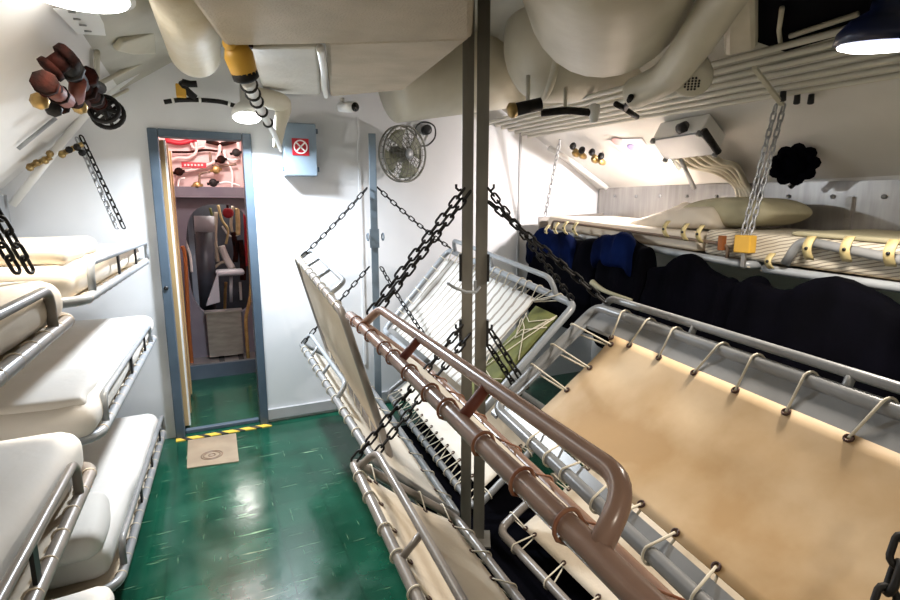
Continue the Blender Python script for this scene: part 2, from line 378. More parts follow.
# ------------------------------------------------------------------ canvas bunk racks
def rack(label, Af, An, If, In, r=.017, fm=None, guard=None, cm=None, inset=(.05, .05, .06, .06), ties={}, sag=.02, group='hinged canvas bunk racks', cord=None, wr=.004, k=0.0, name='bunk_rack', nogrom=False, endbar=None, cr=.05):
    Af, An, If, In = map(V, (Af, An, If, In)); fm = fm or M['grey']; cm = cm or M['canvas']; cord = cord or M['cord']
    t = thing(name, label, 'bunk', (Af + An + If + In) / 4, group)
    MB().tube(fillet([Af, An, In, If], cr, True), r, 12, closed=True).build('frame', fm, t)
    N = (An - Af).cross(If - Af).normalized()
    if N.z < 0: N = -N
    P = lambda u, v: Af.lerp(An, v).lerp(If.lerp(In, v), u)
    wu = (If - Af).length; lv = (An - Af).length
    ua, ub, va, vb = inset[0] / wu, 1 - inset[1] / wu, inset[2] / lv, 1 - inset[3] / lv
    def cf(a, c):
        u, v = ua + (ub - ua) * a, va + (vb - va) * c; p = P(u, v)
        scal = 0
        return p - N * (sag * math.sin(math.pi * a) * (.35 + .65 * math.sin(math.pi * c)) + .004 * nz(p, 9, k) * min(1, 6 * a * (1 - a) + .2))
    cv = MB().grid(cf, 14, 30).build('canvas', cm, t, solid=.004)
    for e, n in ties.items():
        sp = None
        if isinstance(n, tuple): n, sp = n[0], n[1:]
        lo, hi = sp or (.04, .96)
        for i in range(n):
            s = lo + (hi - lo) * (i + .5) / n; sj = s + .012 * math.sin(i * 2.3 + k)
            cx = {'a': (.0, 0), 'i': (1, 0)}.get(e)
            if e in 'ai':
                c = (s - va) / (vb - va); R = P(0 if e == 'a' else 1, sj); G = cf(.03 if e == 'a' else .97, min(1, max(0, c)))
                out = (P(0, s) - P(1, s)).normalized() * (1 if e == 'a' else -1); ax = (An - Af).normalized()
            else:
                c = (s - ua) / (ub - ua); R = P(s, 0 if e == 'f' else 1); G = cf(min(1, max(0, c)), .015 if e == 'f' else .985)
                out = (Af - An).normalized() * (1 if e == 'f' else -1); ax = (If - Af).normalized()
            rr = r + wr
            nn = out.cross(ax).normalized()
            if nn.z < 0: nn = -nn
            pts = [G + nn * .004]
            for q in range(9):
                a = math.radians(95 - 170 * q / 8); pts.append(R + out * rr * math.cos(a) + nn * rr * math.sin(a) + ax * .004 * (q - 4) / 4)
            pts.append(G - nn * .003 + ax * .004)
            MB().tube(pts, wr * .75, 6).build('lashing_tie', cord, t)
            if not nogrom: MB().torus(G + nn * .004, nn, .008, .0032, 12, 6).build('grommet', M['grom'], cv)
    if guard:
        v0, v1, h, gd, posts, gr, gm = guard; gd = V(gd).normalized()
        ax = (An - Af).normalized() * .02
        MB().tube(fillet([P(0, v0), P(0, v0) + gd * h + ax, P(0, v1) + gd * h - ax, P(0, v1)], .055), gr, 12).build('guard_rail', gm, t)
        for v in posts: MB().cyl(P(0, v), P(0, v) + gd * h, gr * .8, 10).build('guard_post', M['red'] if gm is M['brown'] else gm, t)
    return t, P
UP45 = (.62, 0, .78)
R_ULF, P1 = rack('upper far canvas rack left of the posts, grey rail and low guard by back wall', at(296, 256, 'x', .52), (.50, 2.1, 1.035), (.70, 3.33, .52), (.70, 2.1, .34), .017, M['taupe'],
     guard=(.06, .78, .10, (.85, 0, .52), (.28, .52), .012, M['lgrey']), cm=M['canvas'], ties={'a': 10, 'i': 8}, inset=(.02, .05, .05, .05))
R_ULN, P2 = rack('near upper canvas rack with thick brown painted rail and tall brown guard', (.50, 2.0, 1.045), (.36, .2, 1.07), (.83, 1.98, .775), (.66, .18, .765), .0175, M['brown'],
     guard=(.15, .885, .088, (.70, 0, .71), (.42, .655), .0145, M['brown']), cm=M['canvasw'], ties={'a': (12, .05, .98), 'i': 8}, cord=M['rcord'], inset=(.03, .05, .04, .04), sag=.0, k=1)
R_MF, P3 = rack('middle far canvas rack left of the posts, low grey guard over smooth cream canvas', (.54, 3.45, .58), (.54, 1.83, .49), (.93, 3.45, .33), (.93, 1.87, .12), .017, M['grey'],
     guard=(.02, .62, .09, (.6, 0, .8), (.2, .4), .012, M['lgrey']), cm=M['canvasw'], ties={'a': 12, 'i': 9}, inset=(.02, .05, .05, .05), k=2)
R_MN, P4 = rack('low canvas rack beside the green floor, grey guard, nearest of the left racks', (.445, 1.80, .525), (.425, .5, .405), (.86, 1.76, .20), (.84, .46, .17), .017, M['taupe'],
     guard=(.05, .75, .10, (.72, 0, .70), (.42,), .0135, M['taupe']), cm=M['canvas'], ties={'a': (8, .03, .9), 'i': 8, 'f': 4}, inset=(.03, .07, .07, .06), k=3)
R_LRF, P5 = rack('low canvas rack right of the posts, far one, laced with white loops', (1.55, 3.3, .5), (1.55, 1.98, .42), (1.08, 3.3, .2), (1.07, 1.98, .06), .017, M['grey'],
     cm=M['canvasw'], ties={'i': 16, 'n': 4}, inset=(.04, .07, .06, .06), k=4)
R_LRN, P6 = rack('low canvas rack under the wide tan one, right of the posts', (1.55, 1.78, .36), (1.55, .3, .36), (1.08, 1.78, .07), (1.08, .3, .07), .018, M['taupe'],
     cm=M['canvas'], ties={'i': 7, 'f': 4}, inset=(.05, .08, .08, .06), k=5)
R_FR, P7 = rack('far rack right of the posts with ribbed white webbing and pale grey guard', (1.6, 3.4, 1.165), (1.6, 1.97, 1.0), (1.1, 3.4, .62), (1.08, 1.97, .53), .019, M['lgrey'],
     guard=(.08, .90, .10, (-.3, 0, .95), (.45,), .014, M['lgrey']), cm=M['lattice'], ties={'a': 14, 'f': 7}, inset=(.06, .05, .07, .27), nogrom=True, k=6)
# olive bedding under a cord net at the near end of that rack
olv = MB().grid(lambda a, c: P7(.12 + .83 * a, .84 + .12 * c) - V((0, 0, .012)), 8, 6).build('olive_panel', M['oliveg'], R_FR, solid=.02); olv['label'] = 'olive green cloth under a cord net'
nb = MB()
rnd = random.Random(4)
for i in range(9):
    a = rnd.random(); c = rnd.random()
    nb.tube([P7(.08 + .88 * a, .83) + V((0, 0, .006)), P7(.1 + .85 * rnd.random(), .88) + V((0, 0, .012)), P7(.08 + .88 * c, .97) + V((0, 0, .006))], .0028, 5)
nb.build('cord_net', M['cord'], R_FR)
# wide tan rack
D_ = V((.1088, .9935, .0328)); It = V((.947, 1.5975, .72)); Ot = V((1.358, 1.5405, 1.081))
R_TAN, P8 = rack('wide tan hide-coloured canvas rack filling the right foreground, laced with cord', Ot, Ot - D_ * 1.75, It, It - D_ * 1.75, .019, M['grey'],
     guard=(.02, .99, .048, (.45, 0, .89), (.27, .53, .77), .013, M['grey']), cm=M['tan'], ties={'a': (10, .05, .85), 'i': (13, .13, .98), 'f': (3, .12, .72)}, inset=(.085, .06, .20, .06), sag=.025, k=7, wr=.0045)
MB().prism([P8(.0, .01), P8(.0, .99), P8(.16, .99), P8(.16, .01)], V((0, 0, -.012))).build('rail_flange', M['grey'], R_TAN)
MB().prism([P8(1.0, .01), P8(1.0, .99), P8(.915, .99), P8(.915, .01)], V((0, 0, -.012))).build('rail_flange', M['grey'], R_TAN)
MB().prism([P8(-.02, -.004), P8(1.04, -.004), P8(1.04, .022), P8(-.02, .022)], V((0, 0, -.012))).build('end_bar', M['grey'], R_TAN)

# ------------------------------------------------------------------ centre posts
post = thing('centre_post', 'tall pair of grey metal channel posts in the middle of the room', 'post', (.985, 1.85, 0))
Rz = MX.Rotation(-math.radians(28), 3, 'Z'); cpos = V((.985, 1.85, 0)); rx = Rz @ V((1, 0, 0))
for s, w in ((-1, .045), (1, .048)):
    c = cpos + rx * (s * .0285)
    pm = MB(); pm.box(c + V((0, 0, 1.27)), (w, .008, 2.54), Rz); pm.box(c + rx * (w / 2 - .003) * 1 + Rz @ V((0, .02, 0)) + V((0, 0, 1.27)), (.006, .045, 2.54), Rz); pm.box(c - rx * (w / 2 - .003) + Rz @ V((0, .02, 0)) + V((0, 0, 1.27)), (.006, .045, 2.54), Rz)
    pm.build('channel', M['post'], post, bevel=.002)
MB().box(cpos + V((0, 0, .008)), (.16, .12, .016), Rz).build('base_plate', M['post'], post)
for z in (1.53, .965):
    for s in (-1, 1):
        h = cpos + rx * (s * .052) + V((0, 0, z)); MB().tube([h, h + rx * s * .012 + V((0, 0, -.004)), h + rx * s * .022 + V((0, 0, .006)), h + rx * s * .022 + V((0, 0, .02))], .005, 8).build('hook', M['black'], post)
for z in (1.2, .93):
    for s in (-1, 1): MB().box(cpos + rx * (s * .056) + V((0, 0, z + .02)), (.01, .03, .11), Rz).build('side_plate', M['blackp'], post)
MB().tube([at(447, 283, 'y', 1.80), at(455, 288, 'y', 1.78), at(466, 292, 'y', 1.78), at(476, 292, 'y', 1.79), at(480, 287, 'y', 1.80)], .006, 8).build('latch', M['lgrey'], post)
MB().box(at(475, 286, 'y', 1.80), (.012, .012, .045), Rz).build('latch_tongue', M['lgrey'], post)
bp = thing('conduit_post', 'slim pale blue-grey post in front of the back wall near the fan', 'post', (1.005, 3.26, 0))
MB().box((1.005, 3.26, .96), (.046, .03, 1.92), MX.Rotation(-.3, 3, 'Z')).build('post', M['bluepole'], bp, bevel=.003)
MB().box((1.005, 3.26, 1.27), (.06, .045, .12), MX.Rotation(-.3, 3, 'Z')).build('clamp', M['bluepole'], bp)
for s in (-1, 1): MB().torus((1.005 + s * .05, 3.24, 1.28), (1, 0, 0), .022, .005, 16, 6).build('ring', M['bluepole'], bp)

# ------------------------------------------------------------------ chains
hk = lambda px, py, y=1.83: at(px, py, 'y', y)
chain('black chain from the posts to the near brown rack, upper left of the posts, outer', hk(464, 189), at(369, 314, 'y', 1.84), .052, .023, .0046)
chain('black chain from the posts to the far rail, upper left of the posts, inner', hk(470, 192, 1.82), at(380, 309, 'y', 1.80), .052, .023, .0046)
chain('black chain hanging below the brown guard, lower left of the posts, outer', hk(462, 326), P4(0, .02) + V((0, 0, .012)), .052, .023, .0046)
chain('black chain hanging below the brown guard, lower left of the posts, inner', hk(470, 334, 1.82), P3(0, .99) + V((.01, 0, .012)), .052, .023, .0046)
chain('black chain from the posts to the far white rack, upper right of the posts', hk(488, 188), P7(0, .985) + V((0, 0, .02)), .05, .022, .0046)
chain('black chain from the posts beside the upper right one, slightly lower', hk(489, 202), P8(0, .03) + V((0, .0, .03)), .05, .022, .0046)
chain('short black chain from the posts to the tan rack corner, right of the posts', hk(490, 330), at(527, 388, 'y', 1.62), .05, .022, .0046)
chain('short black chain just left of the one to the tan rack corner', hk(489, 346), at(520, 394, 'y', 1.66), .046, .021, .0044)
chain('thin dark chain from the blue-grey post down to the far left guard', at(367, 188, 'y', 3.25), P1(0, .08) + V((.02, 0, .012)), .05, .022, .004, sag=.01)
chain('thin dark chain from the blue-grey post down towards the white webbing rack', at(377, 187, 'y', 3.25), P7(0, .02) + V((0, 0, .02)), .05, .022, .004, sag=.02)
chain('thin dark chain lower on the blue-grey post, running left behind the upper rail', at(369, 267, 'y', 3.25), P3(0, .04) + V((0, 0, .015)), .05, .022, .004)
chain('thin dark chain lower on the blue-grey post, running right to the white webbing', at(381, 267, 'y', 3.25), at(432, 345, 'y', 2.6), .05, .022, .004, sag=.02)
chain('heavy black chain at the right edge of the tan canvas', at(914, 515, 'y', .36), at(880, 618, 'y', .33), .052, .024, .0056)
chain('dark chain on the far left wall down to the top bunk', at(81, 136, 'y', 3.52), at(124, 228, 'y', 3.4), .05, .022, .0042)
chain('pale chain beside the dark one on the far left wall', at(77, 138, 'y', 3.54), at(117, 228, 'y', 3.42), .05, .022, .0042, M['zinc'])
chain('thick black chain at the left edge over the top bunk, right strand', at(-24, 176, 'y', 1.62), at(31, 271, 'y', 1.66), .046, .021, .0046)
chain('thick black chain at the left edge over the top bunk, left strand', at(-40, 176, 'y', 1.6), at(17, 271, 'y', 1.62), .046, .021, .0046)
chain('grey chain from the overhead pipes to the yellow holder, left strand', at(776, 105, 'x', 2.43), at(742, 238, 'x', 2.36), .045, .02, .0042, M['zinc'])
chain('grey chain from the overhead pipes to the yellow holder, right strand', at(784, 105, 'x', 2.46), at(749, 238, 'x', 2.37), .045, .02, .0042, M['zinc'])
chain('grey chain hanging beside the far end of the right upper bunk', at(560, 140, 'x', 2.4), at(545, 216, 'x', 2.43), .045, .02, .004, M['zinc'])

# ------------------------------------------------------------------ left bunks
def left_bunk(label, y0, y1, z0, z1, xo0, xo1, gv, posts, fm, name='crew_berth', gh=.105):
    """y0 near end, y1 far end; z0/z1 rail height at those ends."""
    t = thing(name, label, 'bunk', (-.6, (y0 + y1) / 2, min(z0, z1)), 'left wall bunk frames')
    A, B = V((xo0, y0, z0)), V((xo1, y1, z1)); C, D = V((-.945, y1, z1)), V((-.945, y0, z0))
    MB().tube(fillet([A, B, C, D], .09, True), .0165, 12, closed=True).build('frame', fm, t)
    base = MB().grid(lambda a, c: (A.lerp(B, .01 + .98 * c)).lerp(D.lerp(C, .01 + .98 * c), .02 + .96 * a) - V((0, 0, .012 + .02 * math.sin(math.pi * a))), 8, 16).build('canvas', M['canvas'], t, solid=.004)
    for i in range(14):
        p = A.lerp(B, .05 + .9 * i / 13); MB().torus(p - V((.003, 0, 0)), (B - A), .0172, .0028, 12, 6).build('lashing_tie', M['canvas'], t)
    a, c = A.lerp(B, gv[0]), A.lerp(B, gv[1]); h = V((0, 0, gh))
    MB().tube(fillet([a, a + h, c + h, c], .05), .0115, 12).build('guard_rail', fm, t)
    for v in posts:
        p = A.lerp(B, v); MB().box(p + h * .5, (.008, .03, gh)).build('guard_post', M['blackp'], t)
    return t
def mattress(label, x0, x1, y0, y1, zb0, zb1, th, m, k, tilt_y=(0, 1), name='mattress', group='sheeted mattresses on the left bunks', amp=.011):
    def fn(w):
        s = (w.y - y0) / (y1 - y0); ins = .05 * s
        return V((w.x + (ins if w.x > -.6 else 0), w.y, w.z + zb0 + (zb1 - zb0) * s))
    o = MB().soft((x0, y0, 0), (x1, y1, th), .055, 12, fn, amp, 7, k, 26).build(name, m); return tag(o, label, 'mattress', group)
FX = (-.345, -.297); NX = (-.352, -.345)
left_bunk('top left bunk frame by the back wall with grey guard rail', 1.88, 3.5, 1.175, 1.16, *FX, (.10, .985), (.42, .72), M['lgrey'])
left_bunk('middle left bunk frame by the back wall with low guard rail', 1.88, 3.5, .735, .705, *FX, (.08, .86), (.45, .72), M['lgrey'])
left_bunk('bottom left bunk frame along the floor near the doorway', 1.90, 3.5, .185, .115, *FX, (.08, .97), (.38, .62, .85), M['grey'])
left_bunk('top left bunk frame nearest the camera with brownish guard rail', .2, 1.76, 1.16, 1.155, *NX, (.1, .86), (.5,), M['taupe'])
left_bunk('middle left bunk frame nearest the camera with shiny guard rail', .2, 1.80, .725, .69, *NX, (.1, .86), (.62,), M['taupe'])
left_bunk('bottom left bunk frame nearest the camera, barely showing at the floor', .2, 1.76, .20, .19, *NX, (.1, .86), (.5,), M['taupe'])
mattress('white sheeted mattress on the top left bunk by the back wall', -.94, -.372, 1.9, 3.47, 1.165, 1.15, .115, M['sheetc'], 1)
mattress('white sheeted mattress on the middle left bunk by the back wall', -.94, -.35, 1.86, 3.52, .73, .715, .125, M['sheet'], 2)
mattress('white sheeted mattress on the bottom left bunk by the doorway', -.94, -.372, 1.96, 3.47, .18, .11, .14, M['sheet'], 3)
mattress('cream sheeted mattress on the top left bunk nearest the camera', -.94, -.395, .25, 1.72, 1.155, 1.15, .12, M['sheetc'], 4)
mattress('white sheeted mattress on the middle left bunk nearest the camera', -.94, -.405, .25, 1.75, .715, .685, .15, M['sheet'], 5)
mattress('white mattress end on the bottom left bunk nearest the camera', -.94, -.375, .25, 1.80, .19, .185, .12, M['sheet'], 6)
def bedding(name, label, cat, lo, hi, r, m, amp, fr, k, fn=None):
    return tag(MB().soft(lo, hi, r, 16, fn, amp, fr, k, 16).build(name, m), label, cat)
bedding('folded_sheet', 'folded cream bedding lying on the far top left bunk', 'bedding', (-.93, 2.0, 1.272), (-.40, 2.62, 1.345), .035, M['sheetc'], .022, 8, 3)
bedding('folded_sheet', 'crumpled white turned-down sheet on the near end of the middle far bunk', 'bedding', (-.93, 1.9, .835), (-.375, 2.3, .872), .018, M['sheet'], .018, 11, 5)
bedding('pillow', 'white pillow on the near end of the bottom far left bunk', 'pillow', (-.92, 1.90, .29), (-.385, 2.27, .40), .05, M['sheet'], .022, 8, 7)

# ------------------------------------------------------------------ right upper bunks
rb = thing('crew_berth', 'upper right bunk frame far part, grey rail behind hanging blue bags', 'bunk', (2.75, 2.6, 1.2), 'right wall bunk frames')
A, B, C, D = V((2.4, 3.40, 1.295)), V((2.4, 1.66, 1.185)), V((3.1, 1.66, 1.185)), V((3.1, 3.40, 1.295))
MB().tube(fillet([A, B, C, D], .06, True), .02, 12, closed=True).build('frame', M['lgrey'], rb)
MB().grid(lambda a, c: A.lerp(B, c).lerp(D.lerp(C, c), a) - V((0, 0, .01 + .02 * math.sin(math.pi * a))), 6, 12).build('canvas', M['canvas'], rb, solid=.005)
MB().tube(fillet([A.lerp(B, .08), A.lerp(B, .08) + V((0, 0, .085)), A.lerp(B, .93) + V((0, 0, .085)), A.lerp(B, .93)], .05), .009, 10).build('guard_rail', M['brownd'], rb)
MB().prism([A + V((0, .03, -.03)), A + V((.0, .03, .10)), A + V((.65, .03, .13)), A + V((.65, .03, -.03))], (0, .015, 0)).build('end_plate', M['steel'], rb)
rn = thing('crew_berth', 'upper right bunk frame nearest, grey guard tube with yellow straps', 'bunk', (2.75, .7, 1.15), 'right wall bunk frames')
A2, B2, C2, D2 = V((2.4, 1.60, 1.175)), V((2.4, -.1, 1.12)), V((3.1, -.1, 1.12)), V((3.1, 1.60, 1.175))
MB().tube(fillet([A2, B2, C2, D2], .06, True), .02, 12, closed=True).build('frame', M['lgrey'], rn)
g0 = at(785, 264, 'x', 2.38); g1 = at(800, 240, 'x', 2.38); g2 = at(985, 277, 'x', 2.38)
MB().tube(fillet([g0, g1, g2, g2 - V((0, 0, .1))], .05), .02, 14).build('guard_rail', M['grey'], rn)
MB().grid(lambda a, c: A2.lerp(B2, c).lerp(D2.lerp(C2, c), a) - V((0, 0, .01)), 6, 12).build('canvas', M['canvas'], rn, solid=.005)
def strap(px, py, hh, x, parent, m=None, w=.028):
    p = at(px, py, 'x', x); mb = MB()
    mb.grid(lambda a, c: p + V((-.03 * math.sin(math.pi * c), (a - .5) * w, hh * (.5 - c))), 2, 8); o = mb.build('strap', m or M['strap'], parent, solid=.006)
    MB().cyl(p + V((-.031, 0, 0)), p + V((-.037, 0, 0)), .007, 8).build('eyelet', M['blackp'], o)
for px, py in ((811, 248), (849, 249), (893, 253)): strap(px, py, .10, 2.365, rn, None, .036)
strap(772, 261, .07, 2.38, rn)
def rmat(label, y0, y1, zt, zn, th, m, k):
    def fn(w): s = (w.y - y0) / (y1 - y0); return w + V((0, 0, zn + (zt - zn) * s))
    return tag(MB().soft((2.425, y0, 0), (3.09, y1, th), .03, 10, fn, .008, 8, k, 24).build('mattress', m), label, 'mattress', 'mattresses on the right upper bunks')
rmat('plain white mattress on the far right upper bunk', 1.98, 3.37, 1.305, 1.225, .10, M['sheetc'], 8)
rmat('striped ticking mattress on the near right upper bunk', .0, 1.95, 1.215, 1.135, .135, M['tick'], 9)
tag(MB().soft((2.45, .02, 0), (3.08, 1.50, .022), .011, 12, lambda w: V((w.x, w.y, w.z + 1.272 + .041 * w.y)), .008, 9, 2, 20).build('blanket', M['olive']), 'thin olive blanket spread over the striped mattress', 'blanket')
pc = at(742, 213, 'x', 2.78)
def pil(w):
    q = w - pc; e = min(1, abs(q.y) / .30); return pc + V((q.x, q.y, q.z * (1 - .7 * e ** 3)))
tag(MB().soft(pc - V((.2, .30, .075)), pc + V((.2, .30, .085)), .075, 16, pil, .006, 8, 1).build('pillow', M['olive']), 'plump olive pillow on the right upper bunk behind the grey chain', 'pillow')
pc2 = at(690, 217, 'x', 2.72)
tag(MB().soft(pc2 - V((.2, .33, .06)), pc2 + V((.2, .33, .06)), .055, 22, lambda w: V((w.x, w.y, w.z - .09 * max(0, (w.y - pc2.y) / .33))), .04, 12, 3).build('crumpled_sheet', M['sheetc']), 'crumpled cream sheet beside the olive pillow', 'bedding')
yb = thing('chain_holder', 'yellow block holding the two grey chains at the bunk rail', 'holder', at(745, 258, 'x', 2.36))
yc_ = at(745, 244, 'x', 2.36); MB().box(yc_, (.05, .085, .085)).build('block', M['yellow'], yb, bevel=.006)
MB().box(yc_ + V((0, 0, -.07)), (.012, .02, .08)).build('tongue', M['steel'], yb)
tag(MB().box(at(722, 243, 'x', 2.39), (.03, .03, .075)).build('leather_tab', M['orange'], bevel=.004), 'small orange-brown tab on the bunk rail left of the yellow block', 'tab')
# bags
def bag(label, px0, px1, ztop, zbot, m, k, straps=(), name='hanging_bag', x=2.34, dx=.07, lit_part=.75):
    ya, yb_ = at(px1, 250, 'x', x)[1], at(px0, 250, 'x', x)[1]
    t = thing(name, label, 'bag', (x, (ya + yb_) / 2, zbot), 'dark bags hung on the right bunk rails')
    def fn(w):
        s = (w.z - zbot) / (ztop - zbot); bul = .05 * math.sin(math.pi * min(1, s * 1.1)) * 1
        yy = (w.y - ya) / (yb_ - ya); top = .03 * math.sin(yy * 9 + k) * s
        return V((w.x - (bul if w.x < x else 0) + .018 * math.sin(w.y * 38 + k) * s, w.y, w.z + top - .05 * s * (2 * yy - 1) ** 2))
    MB().soft((x - dx, ya, zbot), (x + dx, yb_, ztop), .06, 12, fn, .02, 9, k, 22).build('cloth', M['dark'], t)  # on the blue bags, black paints in the shade below the rail
    if m is M['navy']:
        yl = yb_ - lit_part * (yb_ - ya); cy_ = (yl + yb_) / 2; hw_ = (yb_ - yl) / 2
        f2 = lambda w: V((w.x + .012 * math.sin(w.y * 60), w.y, w.z - .10 * ((w.y - cy_) / hw_) ** 2 + .02 * math.sin(w.y * 24 + k)))
        MB().soft((x - dx - .05, yl, ztop - .15), (x - dx + .05, yb_, ztop + .04), .05, 14, f2, .03, 9, k, 18).build('lit_top', m, t)['label'] = 'dark blue lit bag top above the painted shade'  # lit top of the bag, left navy above the black shade colour
    for px, py in straps: strap(px, py, .085, x - .09, t, M['strap'], .026)
bag('dark blue bag at the far end of the right bunk rail', 536, 604, 1.275, .62, M['navy'], 1, ((549, 231), (558, 229), (567, 228), (577, 229)))
bag('dark blue bag in the middle of the right bunk rail, peaked top', 604, 655, 1.29, .55, M['navy'], 2.4, ((668, 229),))
bag('black bag just left of the yellow block', 655, 735, 1.19, .45, M['dark'], 3.3, ((687, 232), (702, 234)))
bag('large black bag on the near right bunk rail below the straps', 745, 935, 1.145, .42, M['dark'], 4.6, dx=.09)
bag('black bag hanging behind the yellow block tongue', 722, 772, 1.12, .40, M['dark'], 6.1)
tag(MB().tube(spline([at(592, 282, 'x', 2.2), at(605, 291, 'x', 2.2), at(632, 300, 'x', 2.2)]), [.02 - .0008 * i for i in range(17)], 8).build('loose_strap', M['olive']), 'olive strap end poking out below the far blue bag', 'strap')

# ------------------------------------------------------------------ overhead ducts and pipes
def duct(name, label, bottom, top, m, cat='duct'):
    mb = MB(); n = len(bottom); vs = list(map(V, bottom)) + [V((p[0], p[1], top)) for p in bottom]
    mb.add(vs, [tuple(range(n)), tuple(range(n, 2 * n))[::-1]] + [(i, n + i, n + (i + 1) % n, (i + 1) % n) for i in range(n)], False)
    return tag(mb.build(name, m, bevel=.018), label, cat)
Z0 = 2.0
pA = [at(175, -60, 'z', Z0), at(190, 0, 'z', Z0), at(225, 47, 'z', Z0), at(326, 45, 'z', Z0), at(472, 40, 'z', Z0), at(474, 0, 'z', Z0), at(478, -60, 'z', Z0)]
duct('ventilation_duct', 'large beige lagged duct across the ceiling left of the posts', pA, 2.42, M['lag'])
duct('ventilation_duct', 'sloping beige duct section behind the large one towards the back wall', [at(325, 44, 'z', Z0 + .005), at(330, 97, 'z', 2.1), at(405, 90, 'z', 2.1), at(471, 39, 'z', Z0 + .005)], 2.5, M['lag'])
duct('ventilation_duct', 'white box section between the yellow valve and the sloping duct', [at(248, 48, 'z', Z0 + .02), at(264, 94, 'z', 2.1), at(321, 95, 'z', 2.1), at(320, 48, 'z', Z0 + .02)], 2.5, M['lag2'])
a = at(320, 48, 'z', 2.0); c = at(326, 96, 'z', 2.09)
tag(MB().tube(spline([a, a.lerp(c, .3) + V((.005, 0, -.008)), a.lerp(c, .7) - V((.004, 0, 0)), c]), .014, 8).build('duct_seam', M['white']), 'lumpy white seam strip beside the sloping beige duct', 'seam')
def capsule(p, q, r, n=8):
    p, q = V(p), V(q); d = (q - p).normalized(); pts = [p, p.lerp(q, .5), q]; rs = [r, r, r]
    for k in range(1, n + 1): a = math.pi / 2 * k / n; pts.append(q + d * r * .75 * math.sin(a)); rs.append(max(.002, r * math.cos(a)))
    return MB().tube(pts, rs, 28)
tag(capsule(at(176, -40, 'z', 2.15), at(195, 52, 'z', 2.15), .108).build('lagged_pipe', M['pipey']), 'yellowed fat lagged pipe at the ceiling above the doorway', 'pipe')
tag(capsule((.70, .80, 2.30), (1.50, 1.72, 2.29), .315).build('round_duct', M['pipew']), 'big rounded cream duct bulging down right of the posts', 'duct')
rd = thing('duct_elbow', 'wide cream duct with rounded end and rim behind the big rounded duct', 'duct', (1.8, 2.5, 2.0))
e0, e1 = at(690, 40, 'y', 2.35), at(548, 42, 'y', 2.6); eo = capsule(e0, e1, .325); eo.build('elbow', M['pipew'], rd)
ed = (e1 - e0).normalized(); MB().torus(e1 + ed * .05, ed, .31, .022, 40, 8).build('rim', M['pipew'], rd)
tag(MB().cyl(at(392, 76, 'y', 3.15), at(570, 60, 'y', 3.2), .27, 32).build('round_duct', M['pipew']), 'cream round duct behind the posts between the sloping duct and the rounded end', 'duct')
tag(MB().tube(spline([at(765, -60, 'z', 2.12), at(722, 0, 'z', 2.08), at(696, 40, 'z', 2.02), at(668, 76, 'z', 1.97), at(636, 93, 'z', 1.955)]), .066, 20).build('white_pipe', M['pipew']), 'thick cream pipe curving down right of the big rounded duct', 'pipe')
sp = thing('perforated_cap', 'round perforated cap under the cream pipe by the cable run', 'cap', at(693, 84, 'z', 2.06))
sc = at(692, 84, 'z', 1.93); sd = (CAM - sc).normalized() * .6 + V((0, 0, -.5)); sd.normalize()
MB().lathe(sc - sd * .12, sd, [(0, .058), (.07, .074), (.1, .072), (.115, .058), (.118, .01)], 28).build('housing', M['pipew'], sp)
hb = MB(); su = sd.orthogonal().normalized(); sw = sd.cross(su)
for i in range(-2, 3):
    for j in range(-2, 3):
        if i * i + j * j <= 5: hp = sc + (su * i + sw * j) * .012; hb.cyl(hp - sd * .006, hp + sd * .001, .0042, 8)
hb.build('holes', M['blackp'], sp)
# long cream pipes along the starboard side
for i in range(7):
    f = i / 6; x0 = 2.38 - f * .36; z0 = 2.02 + .08 * f; x1 = 2.50 - f * .46; z1 = 1.935 + .10 * f
    w = ('outermost, against the hull', 'second from the hull', 'third from the hull', 'middle one of the seven', 'fifth from the hull', 'sixth from the hull', 'innermost and highest')[i]
    tag(MB().cyl((x0, 3.58, z0), (x1, .1, z1), .0125, 12).build('overhead_pipe', M['pipel']), 'long cream pipe of the overhead run on the right, ' + w, 'pipe', 'overhead pipe run')
hg = thing('pipe_hanger', 'cream strap hanger under the overhead pipe run by the grey chains', 'bracket', at(770, 90, 'z', 1.95))
MB().prism([at(752, 66, 'z', 1.965), at(757, 66, 'z', 1.965), at(785, 103, 'z', 1.935), at(779, 103, 'z', 1.935)], (0, 0, -.012)).build('strap', M['pipew'], hg)
for px, py in ((783, 96), (797, 99), (811, 99)): MB().lathe(at(px, py, 'z', 1.95), (0, 0, -1), [(-.02, .012), (.02, .014), (.024, .008)], 10).build('nut', M['blackp'], hg)
db = thing('black_rack', 'black slatted equipment rack in the upper right corner', 'rack', at(800, 20, 'z', 2.1))
bz = 2.10; q = [at(752, -40, 'z', bz), at(757, 42, 'z', bz), at(785, 52, 'z', bz), at(860, 30, 'z', bz), at(960, 8, 'z', bz), at(950, -40, 'z', bz)]
MB().prism(q, (0, 0, .06)).build('housing', M['dark'], db)
for (a_, b_) in (((790, 36), (858, 14)), ((785, 45), (855, 25))): MB().cyl(at(*a_, 'z', bz - .012), at(*b_, 'z', bz - .012), .010, 10).build('bar', M['pipew'], db)
MB().tube([at(782, 8, 'z', bz - .012), at(779, 30, 'z', bz - .012), at(781, 48, 'z', bz - .012)], .008, 8).build('cable', M['pipew'], db)
tag(MB().prism([at(722, -30, 'z', 2.06), at(724, 58, 'z', 2.06), at(757, 50, 'z', 2.06), at(757, -30, 'z', 2.06)], (0, 0, .25)).build('ceiling_panel', M['pipew'], bevel=.02), 'cream ceiling box between the curved pipe and the black rack', 'panel')

